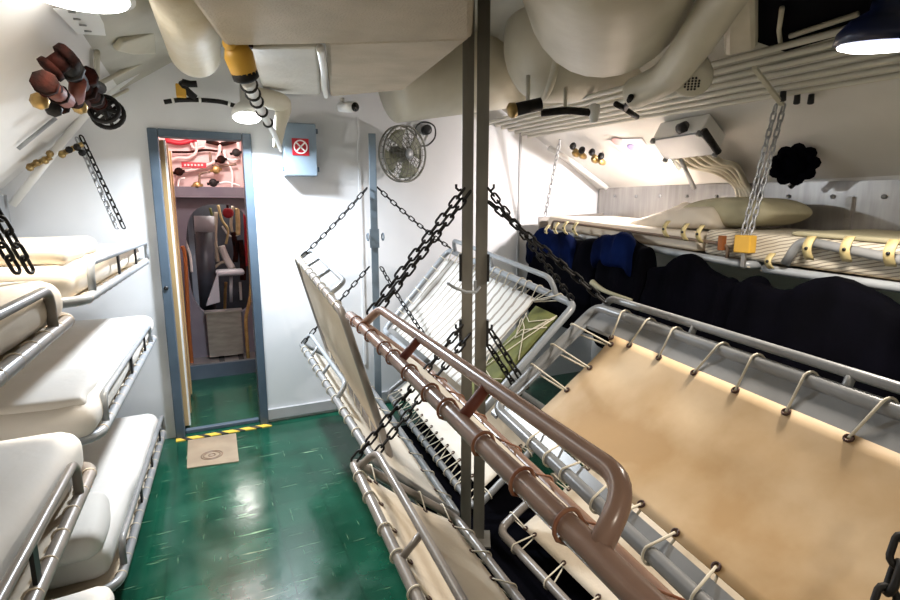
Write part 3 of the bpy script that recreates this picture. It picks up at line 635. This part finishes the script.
# door-side overhead fittings
yv = thing('yellow_valve', 'yellow painted valve hanging from the large beige duct', 'valve', at(240, 60, 'y', 2.1))
a, c = at(235, 44, 'y', 2.05), at(247, 80, 'y', 2.1)
MB().tube([a, a.lerp(c, .3), a.lerp(c, .85), c], [.035, .05, .045, .03], 16).build('body', M['yellow'], yv)
MB().cyl(at(228, 44, 'y', 2.02), at(246, 41, 'y', 2.1), .022).build('arm', M['yellow'], yv)
d_ = (c - a).normalized(); MB().lathe(c - d_ * .015, d_, [(-.02, .03), (-.015, .046), (.01, .046), (.02, .03)], 18).build('collar', M['black'], yv)
MB().box(at(244, 43, 'y', 2.1), (.06, .04, .03)).build('cap', M['rust'], yv, bevel=.005)
hs = thing('flexible_hose', 'white hose with black bands below the yellow valve', 'hose', at(270, 120, 'y', 2.5))
hp = spline([c, at(254, 96, 'y', 2.25), at(262, 112, 'y', 2.4), at(272, 130, 'y', 2.6), at(281, 150, 'y', 2.9)])
MB().tube(hp, [.027 - .018 * i / (len(hp) - 1) for i in range(len(hp))], 10).build('hose', M['white'], hs)
for i in (3, 7, 11, 16, 21): MB().torus(hp[i], hp[min(i + 1, len(hp) - 1)] - hp[i - 1], .028 - .018 * i / (len(hp) - 1), .007, 16, 6).build('band', M['blackp'], hs)
tag(MB().tube(spline([at(256, 97, 'y', 3.0), at(272, 100, 'y', 3.05), at(283, 106, 'y', 3.1), at(280, 125, 'y', 3.12), at(277, 148, 'y', 3.14)]), [.05] * 16 + [.045 - .0015 * i for i in range(17)], 16).build('white_pipe', M['pipew']), 'short white pipe bending down left of the blue box', 'pipe')
rl = thing('curved_rod', 'thin black curved rod with pale joints above the doorway', 'rod', at(200, 100, 'y', 3.3))
rp = spline([at(164, 102, 'y', 3.4), at(180, 100, 'y', 3.4), at(200, 100, 'y', 3.4), at(222, 102, 'y', 3.4), at(238, 107, 'y', 3.4)])
MB().tube(rp, .013, 10).build('rod', M['black'], rl)
for i in (5, 16, 27): MB().torus(rp[i], rp[i + 1] - rp[i - 1], .013, .007, 14, 6).build('joint', M['white'], rl)
MB().tube([at(182, 82, 'y', 3.35), at(186, 90, 'y', 3.38), at(195, 98, 'y', 3.4)], .02, 8).build('hanger', M['black'], rl)
MB().box(at(181, 91, 'y', 3.38), (.05, .05, .07)).build('clamp', M['yellow'], rl, bevel=.006)
MB().tube([at(182, 82, 'y', 3.34), at(190, 84, 'y', 3.34), at(197, 84, 'y', 3.34)], .018, 8).build('bracket', M['black'], rl)
rr_ = thing('rod_lamp', 'small brass-ended black capsule under the elbow rim', 'fitting', at(520, 108, 'y', 3.2))
a, c = at(514, 110, 'y', 2.5), at(541, 104, 'y', 2.45); MB().cyl(a, c, .034).build('body', M['black'], rr_); d_ = (c - a).normalized(); a_l = a.lerp(c, .5)
MB().lathe(a, -d_, [(-.01, .038), (.02, .042), (.035, .025)], 16).build('end_cap', M['brass'], rr_)
a, c = at(541, 113, 'y', 2.5), at(594, 113, 'y', 2.35)
MB().cyl(a_l, a_l + V((0, 0, .16)), .012, 8).build('hanger', M['pipel'], rr_)
br_ = thing('black_rod', 'horizontal black rod with white end knob below the duct elbow', 'rod', (a + c) / 2)
MB().tube(spline([a, a.lerp(c, .5) + V((0, 0, .012)), c]), .02, 12).build('rod', M['black'], br_)
MB().lathe(c, V((0, 0, 1)), [(-.05, .02), (0, .03), (.04, .03), (.05, .01)], 14).build('end_knob', M['white'], br_)
MB().cyl(a.lerp(c, .45), a.lerp(c, .45) + V((0, 0, .14)), .010, 8).build('hanger', M['pipel'], br_)
kb = thing('black_bracket', 'small black forked bracket under the cream pipes', 'bracket', at(625, 108, 'z', 1.95))
kz = 1.92
for (p1, p2) in (((616, 104), (625, 109)), ((631, 97), (625, 109)), ((625, 109), (637, 117))): MB().cyl(at(*p1, 'z', kz), at(*p2, 'z', kz), .013, 10).build('arm', M['black'], kb)
cc = thing('security_camera', 'small white bullet camera under the sloping duct', 'camera', at(348, 112, 'y', 3.2))
a, c = at(341, 107, 'y', 3.25), at(355, 107, 'y', 3.12); MB().cyl(a, c, .03).build('body', M['white'], cc); MB().cyl(c, c + (c - a).normalized() * .006, .026).build('lens', M['lens'], cc)
MB().tube([at(342, 98, 'y', 3.25), at(342, 104, 'y', 3.25)], .015, 8).build('mount', M['white'], cc)

# ------------------------------------------------------------------ back wall fittings
bx = thing('switch_box', 'blue-grey wall box with red square sign beside the door', 'box', (.60, 3.55, 1.66))
MB().box((.607, 3.56, 1.83), (.205, .11, .325)).build('box', M['bluepole'], bx, bevel=.006)
for z in (1.71, 1.95):
    for s in (-1, 1): MB().box((.607 + s * .108, 3.53, z), (.018, .03, .03)).build('latch', M['blue'], bx, bevel=.003)
sg = MB().box((.607, 3.502, 1.845), (.104, .004, .104)).build('sign', M['redsign'], bx)
MB().torus((.607, 3.499, 1.845), (0, 1, 0), .040, .0045, 28, 6).build('ring', M['white'], sg)
xb = MB()
for s in (-1, 1): xb.box((.607, 3.4985, 1.845), (.009, .003, .074), MX.Rotation(s * math.pi / 4, 3, 'Y'))
xb.build('cross', M['white'], sg)
fn_ = thing('wall_fan', 'round caged fan on the back wall beside the slim post', 'fan', at(403, 182, 'y', 3.5))
fc = at(403, 154, 'y', 3.42); fr = .182; fx = V((.35, -1, -.05)).normalized()
u = V((0, 0, 1)); w = fx.cross(u).normalized(); u = w.cross(fx).normalized()
for off in (-.05, .05):
    cg = MB(); cg.torus(fc + fx * off * .5, fx, fr, .007, 40, 8)
    for rr in (.155, .128, .10, .072, .045): cg.torus(fc + fx * off * (1 + .3 * (1 - rr / fr)), fx, rr, .0022, 32, 5)
    for k in range(24):
        a = 2 * math.pi * k / 24; e = u * math.cos(a) + w * math.sin(a); cg.tube([fc + e * fr + fx * off * .5, fc + e * fr * .6 + fx * off * 1.1, fc + e * .035 + fx * off * 1.3], .0018, 5)
    cg.build('cage', M['fan'], fn_)
for k in range(4):
    a0 = math.pi / 2 * k + .4
    def bl(s, q, a0=a0):
        a = a0 + (q - .5) * 1.15 * (.5 + .5 * s); rr = .03 + .13 * s; return fc + (u * math.cos(a) + w * math.sin(a)) * rr + fx * .022 * (q - .5)
    MB().grid(bl, 6, 6).build('blade', M['fanb'], fn_, solid=.003)
MB().lathe(fc, fx, [(-.1, .03), (-.09, .055), (-.02, .055), (.03, .03), (.04, .012)], 20).build('motor', M['fan'], fn_)
MB().tube([fc - fx * .09, fc - fx * .09 - V((0, 0, .02)), V((fc.x - .02, YB - .005, fc.z - .02))], .018, 10).build('bracket', M['fan'], fn_)
MB().lathe(fc + fx * .066, fx, [(0, .035), (.006, .03), (.008, .005)], 16).build('badge', M['lgrey'], fn_)
tag(MB().tube(spline([at(418, 146, 'y', 3.58), at(416, 128, 'y', 3.58), at(424, 122, 'y', 3.58), at(434, 126, 'y', 3.58), at(435, 137, 'y', 3.58), at(428, 145, 'y', 3.58), at(420, 146, 'y', 3.56)]), .006, 8).build('fan_cord', M['blackp']), 'black looped cord at the upper right of the fan', 'cord')
tag(MB().lathe(at(426, 130, 'y', 3.6), (0, -1, 0), [(-.01, .035), (.03, .035), (.035, .02)], 14).build('socket', M['blackp']), 'small black wall socket inside the fan cord loop', 'socket')
tag(MB().box(at(345, 137, 'y', 3.6), (.012, .02, .03)).build('wall_stud', M['blackp']), 'small dark stud on the back wall left of the slim post', 'stud') if False else None

# ------------------------------------------------------------------ left hull fittings
PL = lambda px, py, off=.0: onp(px, py, HLP, HLN, off)
mv = thing('valve_manifold', 'red-brown and black cluster of valves on the upper left hull', 'valve', PL(75, 90, .05))
def seg(a_, b_, r, m, n='valve_body', o1=.10, o2=.10, rs=12): return MB().cyl(PL(*a_, o1), PL(*b_, o2), r, rs).build(n, m, mv)
def fl(p_, q_, rad, th, m, o=.10, n=8, nm='flange'):
    a_ = PL(*p_, o); d_ = (PL(*q_, o) - a_).normalized(); return MB().lathe(a_, d_, [(-th, rad * .85), (-th * .8, rad), (th * .8, rad), (th, rad * .85)], n).build(nm, m, mv)
seg((52, 68), (66, 58), .032, M['rust']); fl((51, 69), (66, 58), .044, .012, M['rust']); fl((67, 56), (80, 47), .042, .016, M['rust'])
seg((64, 60), (80, 84), .034, M['black']); fl((70, 68), (80, 84), .046, .014, M['black']); seg((80, 84), (104, 108), .036, M['rust'])
fl((84, 88), (104, 108), .05, .014, M['rust']); fl((92, 96), (104, 108), .046, .012, M['black']); fl((97, 101), (104, 108), .042, .01, M['rust'])
seg((46, 84), (66, 100), .030, M['red'], o1=.14, o2=.14); fl((45, 83), (66, 100), .040, .014, M['rust'], .14); fl((58, 94), (66, 100), .036, .010, M['rust'], .14)
seg((66, 100), (84, 104), .026, M['rust'], o1=.13, o2=.12); seg((78, 82), (76, 98), .028, M['red'], o1=.13, o2=.13); seg((86, 80), (100, 88), .026, M['black'])
fl((88, 76), (96, 84), .036, .018, M['rust']); seg((44, 92), (58, 88), .018, M['rust'], o1=.15, o2=.15); seg((56, 108), (70, 100), .020, M['black'], o1=.13, o2=.13)
for p_, m_ in (((40, 101), 'brass'), ((54, 109), 'black'), ((80, 107), 'brass'), ((62, 106), 'rust')):
    MB().lathe(PL(*p_, .14), V((-.2, -1, -.2)), [(-.025, .018), (0, .030), (.012, .028), (.02, .012)], 8).build('fitting', M[m_], mv)
axh = (PL(112, 120, .16) - PL(90, 92, .08)).normalized(); q1 = axh.orthogonal().normalized(); q2 = axh.cross(q1)
for p_, rad in (((104, 109), .062), ((108, 114), .070)):
    cw = PL(*p_, .13); MB().torus(cw, axh, rad, .011, 22, 8).build('handwheel', M['black'], mv)
    for k in range(3):
        a = k * math.pi / 3; e = (q1 * math.cos(a) + q2 * math.sin(a)) * rad; MB().cyl(cw + e, cw - e, .009, 8).build('spoke', M['black'], mv)
seg((100, 106), (112, 118), .02, M['black'], 'stem', .12, .13)
tag(MB().tube([PL(18, 149, .012), PL(56, 118, .012)], .009, 8).build('conduit', M['lgrey']), 'thin grey conduit on the left hull below the valve cluster', 'pipe')
tag(MB().tube([PL(100, 83, .02), PL(152, 57, .02)], .011, 8).build('conduit', M['pipew']), 'thin conduit on the left hull right of the valve cluster', 'pipe')
tag(MB().tube([PL(96, 105, .02), PL(148, 80, .02)], .009, 8).build('conduit', M['pipew']), 'lower thin conduit on the left hull right of the handwheel', 'pipe')
tag(MB().tube([at(12, 205, 'y', 3.5), at(62, 142, 'y', 3.5), at(98, 100, 'y', 3.5), at(148, 62, 'y', 3.5)], .02, 10).build('conduit', M['white']), 'white tube along the corner of the left hull and back wall', 'pipe')
for (px, py, lab) in ((40, 163, 'brass valve cluster on the left hull below the white tube, left one'), (72, 150, 'brass valve cluster on the left hull by the dark chain, right one')):
    bv = thing('brass_valve', lab, 'valve', at(px, py, 'y', 3.45))
    for i, (dx, dy) in enumerate(((-10, 4), (-3, 0), (5, -3), (10, -9 if px < 50 else 3))):
        MB().lathe(at(px + dx, py + dy, 'y', 3.42), V((.2, -1, -.3 + .3 * (i % 2))), [(-.05, .009), (-.02, .016), (.02, .018), (.025, .008), (.045, .010)], 8).build('knob', M['brass'] if px < 50 or i == 0 else M['black'], bv)
    MB().cyl(at(px - 11, py + 4, 'y', 3.45), at(px + 11, py - 6, 'y', 3.45), .014, 10).build('bar', M['brass'], bv)
pl = thing('label_plate', 'white printed plate beside the left ceiling lamp', 'plate', PL(82, 22, .02))
pq = [PL(52, 8, .012), PL(100, 6, .012), PL(105, 35, .012), PL(77, 33, .012)]
MB().prism(pq, HLN.normalized() * .004).build('plate', M['white'], pl)
for (px, py) in ((72, 12), (77, 19), (83, 25), (88, 31)): MB().cyl(PL(px - 3, py, .019), PL(px + 3, py + .6, .019), .003, 6).build('print', M['dash'], pl)
tag(MB().prism([PL(111, 46, .02), PL(118, 37, .02), PL(150, 27, .02), PL(152, 50, .02), PL(128, 50, .02)], HLN.normalized() * .03).build('hull_bracket', M['pipew'], bevel=.01), 'cream bracket plate on the left hull beside the lagged pipe', 'bracket')
tag(MB().cyl(PL(97, 52, .02), PL(97, 80, .02), .012, 10).build('stub_pipe', M['pipew']), 'short upright stub pipe above the valve cluster', 'pipe')

# ------------------------------------------------------------------ right hull fittings
PR = lambda px, py, off=.0: onp(px, py, HRP, HRN, off)
lb = thing('junction_box', 'pale grey angular equipment box on the right hull', 'box', PR(685, 145, .1))
f4 = [PR(652, 139, .13), PR(701, 131, .13), PR(718, 153, .13), PR(665, 159, .13)]
MB().prism(f4, -HRN.normalized() * .115).build('housing', M['white'], lb, bevel=.01)
MB().prism([f4[i].lerp((f4[0] + f4[2]) / 2, .03) for i in range(4)], HRN.normalized() * .012).build('lid', M['plast'], lb, bevel=.004)
for i in range(4): MB().lathe(f4[i].lerp((f4[0] + f4[2]) / 2, .06), HRN, [(0, .016), (.022, .016), (.028, .008)], 10).build('screw', M['grey'], lb)
MB().lathe(PR(682, 128, .1), (0, -1, .2), [(-.02, .03), (.03, .03)], 10).build('gland', M['blackp'], lb)
MB().tube([PR(704, 131, .14), PR(718, 152, .14)], .02, 10).build('edge_tube', M['black'], lb)
for i in range(5):
    w = ('leftmost', 'second', 'middle', 'fourth', 'rightmost')[i]
    tag(MB().tube(spline([PR(676 + i * 8, 157 - i, .08), PR(690 + i * 8, 166 - i, .07), PR(716 + i * 5, 172 - i * 1.5, .06), PR(734 + i * 3, 184, .05), at(739 + i * 3.4, 197, 'x', 3.08)]), .017, 10).build('white_cable', M['pipew']), 'thick cream cable curving down from the grey box to the steel band, ' + w, 'cable', 'cables below the grey box')
tag(MB().tube([PR(681, 160, .1), at(694, 188, 'x', 3.05)], [.012, .016], 10).build('pull_handle', M['lgrey']), 'short pale rod hanging below the grey equipment box', 'rod')
hw = thing('handwheel', 'black scalloped handwheel on the right hull above the pillow', 'handwheel', PR(795, 165, .06))
hc = PR(794, 165, .09); ax = HRN.normalized() * .55 + V((-.5, -.55, 0)); ax.normalize(); q1 = ax.orthogonal().normalized(); q2 = ax.cross(q1); BK = M['dark']
MB().tube([hc + (q1 * math.cos(2 * math.pi * k / 72) + q2 * math.sin(2 * math.pi * k / 72)) * (.088 + .011 * math.cos(k * math.pi / 4 * 1)) for k in range(72)], .021, 10, closed=True).build('rim', BK, hw)
MB().lathe(hc - ax * .01, ax, [(-.02, .075), (.0, .088), (.012, .07), (.03, .028), (.04, .012)], 24).build('disc', BK, hw)
MB().cyl(hc, hc - ax * .1, .02).build('spindle', M['blackp'], hw)
MB().tube([at(797, 174, 'x', 2.95), at(796, 182, 'x', 2.97), at(790, 187, 'x', 2.97)], .016, 8).build('lever', M['blackp'], hw)
tag(MB().tube([at(549, 148, 'y', 3.5), at(570, 160, 'y', 3.5), at(607, 188, 'y', 3.45)], .02, 10).build('conduit', M['white']), 'white tube along the corner of the right hull and back wall', 'pipe')
for (px, py, lab) in ((577, 152, 'brass valve cluster on the right hull corner, left one'), (596, 158, 'brass valve cluster on the right hull corner, right one')):
    bv = thing('brass_valve', lab, 'valve', PR(px, py, .03))
    for i, (dx, dy) in enumerate(((-4, -6), (-1, 2), (5, -2), (6, 4))):
        MB().lathe(PR(px + dx, py + dy, .07), V((-.6, -.6 + .3 * (i % 2), -.3 + .4 * (i % 2))), [(-.05, .012), (-.02, .022), (.02, .024), (.03, .014), (.045, .014)], 10).build('knob', M['brass'] if i % 2 else M['black'], bv)
    MB().cyl(PR(px - 6, py - 5, .05), PR(px + 7, py + 4, .05), .014, 10).build('bar', M['brass'], bv)
ps = thing('hull_sticker', 'faded sticker with pink and violet marks on the right hull', 'sticker', PR(630, 148, .01))
MB().prism([PR(606, 140, .006), PR(642, 138, .006), PR(652, 152, .006), PR(630, 157, .006)], HRN.normalized() * .002).build('sheet', mat('sticker_paper', (.74, .68, .70), rough=.5), ps)
MB().lathe(PR(618, 142, .010), HRN, [(0, .05), (.001, .045)], 12).build('pink_mark', mat('pink_ink', (.65, .42, .42), rough=.5), ps)
MB().lathe(PR(633, 148, .010), HRN, [(0, .045), (.001, .04)], 9).build('violet_mark', mat('violet_ink', (.33, .28, .60), rough=.5), ps)

tag(MB().box((1.24, 1.1, .004), (.72, 4.1, .008)).build('shade_sheet', M['dark']), 'black sheet on the floor painting the shade beneath the centre racks', 'mat')  # dark sheet standing in for the shade under the racks
# ------------------------------------------------------------------ floor fittings
dr = thing('floor_plate', 'tan square floor plate with ring, by the door sill', 'plate', (-.06, 3.4, 0))
MB().prism([at(188, 441, 'z', .0), at(236, 434, 'z', .0), at(239, 462, 'z', .0), at(187, 469, 'z', .0)], (0, 0, .006)).build('plate', M['tanp'], dr)
rc = at(212, 455, 'z', .006)
for rad in (.058, .045, .018): MB().torus(rc, (0, 0, 1), rad, .004, 28, 6).build('ring', M['brownd'], dr)

# ------------------------------------------------------------------ passage behind the door
struct('wall_passage_left', MB().box((-.52, 5.1, 1.2), (.04, 2.9, 2.4)), M['pink'])
struct('wall_passage_right', MB().box((.66, 5.1, 1.2), (.04, 2.9, 2.4)), M['pink'])
struct('ceiling_passage', MB().box((.07, 5.1, 2.36), (1.2, 2.9, .04)), M['pink'])
struct('wall_passage_end', MB().box((.07, 6.5, 1.2), (1.2, .04, 2.4)), M['slate'])
dl = thing('door_leaf', 'varnished wooden door leaf standing open inside the passage', 'door', (-.2, 4.1, .02))
MB().box((-.185, 4.1, .95), (.03, .78, 1.84)).build('leaf', M['wood'], dl, bevel=.004)
for i, y in enumerate((3.74, 3.98, 4.4)): MB().box((-.166, y, .95), (.012, .05, 1.84)).build('batten', M['white'] if i == 0 else M['wood'], dl)
YP = 5.1
bulk = MB()
# bulkhead with an oval manhole
cx, cz, ra, rb_ = .146, 1.0, .28, .50; N_ = 40
inner = [(cx + ra * math.copysign(abs(math.cos(a)) ** .65, math.cos(a)), cz + rb_ * math.copysign(abs(math.sin(a)) ** .65, math.sin(a))) for a in [2 * math.pi * k / N_ for k in range(N_)]]
def outer(p):
    dx, dz = p[0] - cx, p[1] - cz; x0_, x1_, z0_, z1_ = -.5, .64, .06, 1.56
    s = min((x1_ - cx) / dx if dx > 1e-6 else ((x0_ - cx) / dx if dx < -1e-6 else 1e9), (z1_ - cz) / dz if dz > 1e-6 else ((z0_ - cz) / dz if dz < -1e-6 else 1e9)); return (cx + dx * s, cz + dz * s)
vo = [outer(p) for p in inner]
vs = [V((x, YP, z)) for x, z in inner] + [V((x, YP, z)) for x, z in vo] + [V((x, YP + .08, z)) for x, z in inner]
bulk.add(vs, [(k, (k + 1) % N_, N_ + (k + 1) % N_, N_ + k) for k in range(N_)] + [(k, 2 * N_ + k, 2 * N_ + (k + 1) % N_, (k + 1) % N_) for k in range(N_)], False)
bulk.box((.07, YP - .03, 1.60), (1.15, .14, .09))
struct('wall_passage_bulkhead', bulk, M['lav'])
struct('wall_passage_upper', MB().box((.07, YP + .05, 2.0), (1.15, .05, .75)), M['pink'])
struct('trim_6', MB().box((.12, 4.98, .06), (1.1, .26, .12)), M['blue'])
struct('trim_7', MB().box((.12, 4.99, .124), (1.1, .23, .01)), M['stain'])
for i in range(2):
    struct('trim_%d' % (8 + i), MB().box((.08 + .16 * i, 4.99, .131), (.045, .22, .006)), M['blackp'])
sbx = thing('metal_step_box', 'brushed metal box standing under the oval opening', 'box', (.12, 5.0, .13))
MB().box((.125, 5.03, .35), (.29, .1, .40)).build('box', M['steel'], sbx, bevel=.006); MB().box((.125, 5.025, .555), (.31, .12, .015)).build('lid', M['stain'], sbx)
PX = lambda px, py, y=5.04: at(px, py, 'y', y)
sgn = thing('red_sign', 'small red nameplate among the pipes in the passage', 'sign', PX(195, 168)); MB().box(PX(194, 165), (.19, .01, .045)).build('plate', M['redsign'], sgn)
for k in range(6): MB().box(PX(185 + 3.4 * k, 165, 5.032), (.014, .003, .016)).build('letter', M['pink'], sgn)
for (pts, r_, m_, lab) in (
    ([(172, 190), (174, 178), (182, 172), (200, 168), (216, 160), (220, 146), (218, 138)], .016, 'pink', 'pale pipe curving up past the red nameplate'),
    ([(238, 137), (239, 150), (244, 165), (245, 190)], .018, 'pink', 'pale pipe down the right of the passage wall'),
    ([(172, 152), (190, 152), (206, 150), (222, 152)], .010, 'rust', 'thin dark red pipe above the nameplate'),
    ([(206, 141), (222, 144), (236, 141)], .018, 'rust', 'dark red pipe under the passage ceiling'),
    ([(165, 140), (180, 143), (196, 139)], .022, 'redsign', 'bright red pipe at the passage ceiling corner'),
    ([(178, 190), (179, 180), (185, 178)], .008, 'white', 'small white pipe below the nameplate'),
    ([(212, 186), (226, 182), (240, 186)], .008, 'white', 'thin white pipe above the grey beam'),
    ([(168, 180), (168, 165), (176, 158), (188, 158), (196, 152), (196, 142)], .014, 'pink', 'pale pipe rising at the left of the passage wall'),
    ([(200, 186), (200, 174), (210, 172)], .009, 'brownd', 'dark bent pipe below the brass valve'),
    ([(210, 152), (212, 164), (222, 166), (236, 164)], .011, 'brownd', 'dark pipe running right above the brass valve'),
    ([(224, 150), (226, 158), (232, 160), (240, 158)], .010, 'white', 'white pipe crossing at the upper right of the passage'),
    ([(190, 140), (194, 148), (204, 146)], .012, 'pink', 'short pale pipe under the passage ceiling'),
    ([(226, 160), (232, 172), (232, 188)], .008, 'white', 'thin upright white pipe beside the brass valves')):
    tag(MB().tube(spline([PX(*p, 5.06) for p in pts], 5), r_, 8).build('passage_pipe', M[m_]), lab, 'pipe')
for (px, py, m_, lab) in ((216, 170, 'brass', 'brass valve in the passage right of the nameplate'), (221, 160, 'rust', 'dark valve in the passage above the brass one'), (236, 153, 'black', 'black valve knob at the upper right of the passage'), (179, 172, 'rust', 'dark valve in the passage left of the nameplate'), (213, 183, 'black', 'small black valve just above the grey beam'), (197, 186, 'brass', 'small brass valve low on the passage wall')):
    vv = thing('passage_valve', lab, 'valve', PX(px, py))
    MB().lathe(PX(px, py, 5.06), (0, -1, 0), [(0, .02), (.03, .035), (.05, .035), (.06, .02)], 12).build('bonnet', M[m_], vv); MB().cyl(PX(px - 6, py + 1, 5.04), PX(px + 6, py - 1, 5.04), .012, 8).build('body', M[m_], vv)
tag(MB().tube(spline([PX(247, 180, 4.9), PX(249, 240, 4.9), PX(251, 290, 4.9), PX(246, 318, 4.9), PX(247, 340, 4.9), V((PX(247, 340, 4.9).x, 4.9, .12))], 6), .016, 10).build('brass_pipe', M['brass']), 'brass coloured pipe running down the right of the passage', 'pipe')
tag(MB().tube(spline([PX(182, 246, 4.95), PX(185, 255, 4.95), PX(187, 290, 4.95), PX(189, 330, 4.95), V((PX(189, 330, 4.95).x, 4.95, .12))], 6), .016, 10).build('copper_pipe', M['orange']), 'orange copper pipe running down left of the oval opening', 'pipe')
# inside the engine space, beyond the oval
OX = lambda px, py, y=5.6: at(px, py, 'y', y)
tag(MB().cyl(OX(205, 232), OX(207, 312), .085, 20).build('machine_column', M['slate']), 'dark slate machine column beyond the oval opening', 'machine')
tag(MB().cyl(OX(204, 216, 5.62), OX(205, 234, 5.62), .09, 20).build('machine_drum', M['plast']), 'pale grey drum on top of the machine column', 'machine')
tag(MB().box((OX(192, 245, 5.45).x, 5.45, .82), (.045, .05, 1.64)).build('locker_edge', M['bluepole']), 'pale blue upright panel at the left of the oval opening', 'panel')
tag(MB().tube(spline([OX(186, 210, 5.4), OX(184, 235, 5.4), OX(190, 255, 5.42), OX(192, 272, 5.43)]), .012, 8).build('white_hose', M['white']), 'white hose hanging along the pale blue panel', 'hose')
tag(MB().prism([OX(206, 306, 5.35), OX(220, 302, 5.35), OX(218, 272, 5.35)], (0, .1, 0)).build('gusset', M['plast']), 'grey triangular gusset beside the machine column', 'bracket')
tbl = thing('wash_basin', 'small pale basin on a single leg beyond the oval opening', 'basin', OX(230, 300, 5.5)); MB().soft(OX(230, 273, 5.5) - V((.13, .1, .02)), OX(230, 273, 5.5) + V((.13, .1, .035)), .03, 8).build('bowl', M['plast'], tbl); MB().cyl(OX(231, 276, 5.5), OX(231, 302, 5.5), .016, 10).build('leg', M['plast'], tbl)
for (pts, r_, m_, lab) in (
    ([(216, 212), (215, 240), (218, 262)], .02, 'pipew', 'cream pipe in the middle of the oval opening'),
    ([(221, 246), (226, 258), (232, 268)], .035, 'white', 'white bent hose above the basin'),
    ([(237, 208), (238, 222), (238, 235)], .022, 'strap', 'yellow-cream pipe at the upper right of the oval'),
    ([(240, 240), (243, 262), (243, 280)], .03, 'rust', 'dark red pipe at the right of the oval'),
    ([(233, 232), (236, 250), (235, 262)], .025, 'rust', 'brown pipe beside the dark red one'),
    ([(210, 208), (213, 222), (212, 236)], .012, 'oliveg', 'olive pipe at the top of the oval'),
    ([(240, 282), (241, 300)], .012, 'white', 'short white pipe right of the basin leg'),
    ([(218, 205), (222, 220), (228, 230), (226, 244)], .012, 'strap', 'tan pipe curving at the top middle of the oval'),
    ([(233, 206), (231, 224), (234, 240)], .014, 'pipew', 'cream pipe just left of the yellow-cream one in the oval'),
    ([(222, 226), (230, 236), (240, 234)], .010, 'white', 'thin white tube crossing the middle of the oval'),
    ([(245, 214), (246, 240), (246, 266)], .016, 'redsign', 'bright red pipe at the far right of the oval'),
    ([(214, 268), (224, 262), (236, 270)], .014, 'pipew', 'cream pipe just above the basin'),
    ([(226, 282), (225, 300), (225, 352)], .014, 'brass', 'small brass pipe left of the basin leg')):
    tag(MB().tube(spline([OX(*p, 5.7) for p in pts], 6), r_, 8).build('engine_pipe', M[m_]), lab, 'pipe')
rf_ = thing('signal_fitting', 'round red fitting at the top of the oval opening', 'fitting', OX(228, 213, 5.5)); MB().lathe(OX(228, 213, 5.5), (0, -1, 0), [(0, .05), (.03, .05), (.04, .03)], 14).build('cover', M['redsign'], rf_)
MB().cyl(OX(228, 213, 5.5), V((OX(228, 213, 5.5).x, 5.5, 2.34)), .012, 8).build('stem', M['blackp'], rf_)
def pt(name, loc, e, col, r=.08):
    l = bpy.data.lights.new(name, 'POINT'); l.energy = e; l.color = col; l.shadow_soft_size = r; o = bpy.data.objects.new(name, l); COL.objects.link(o); o.location = loc
pt('passage_lamp_light', (.1, 4.35, 2.2), LAMP_DOOR, (1, .88, .86)); pt('engine_lamp_light', (.25, 5.75, 1.75), LAMP_ENGINE, (1, .95, .88))
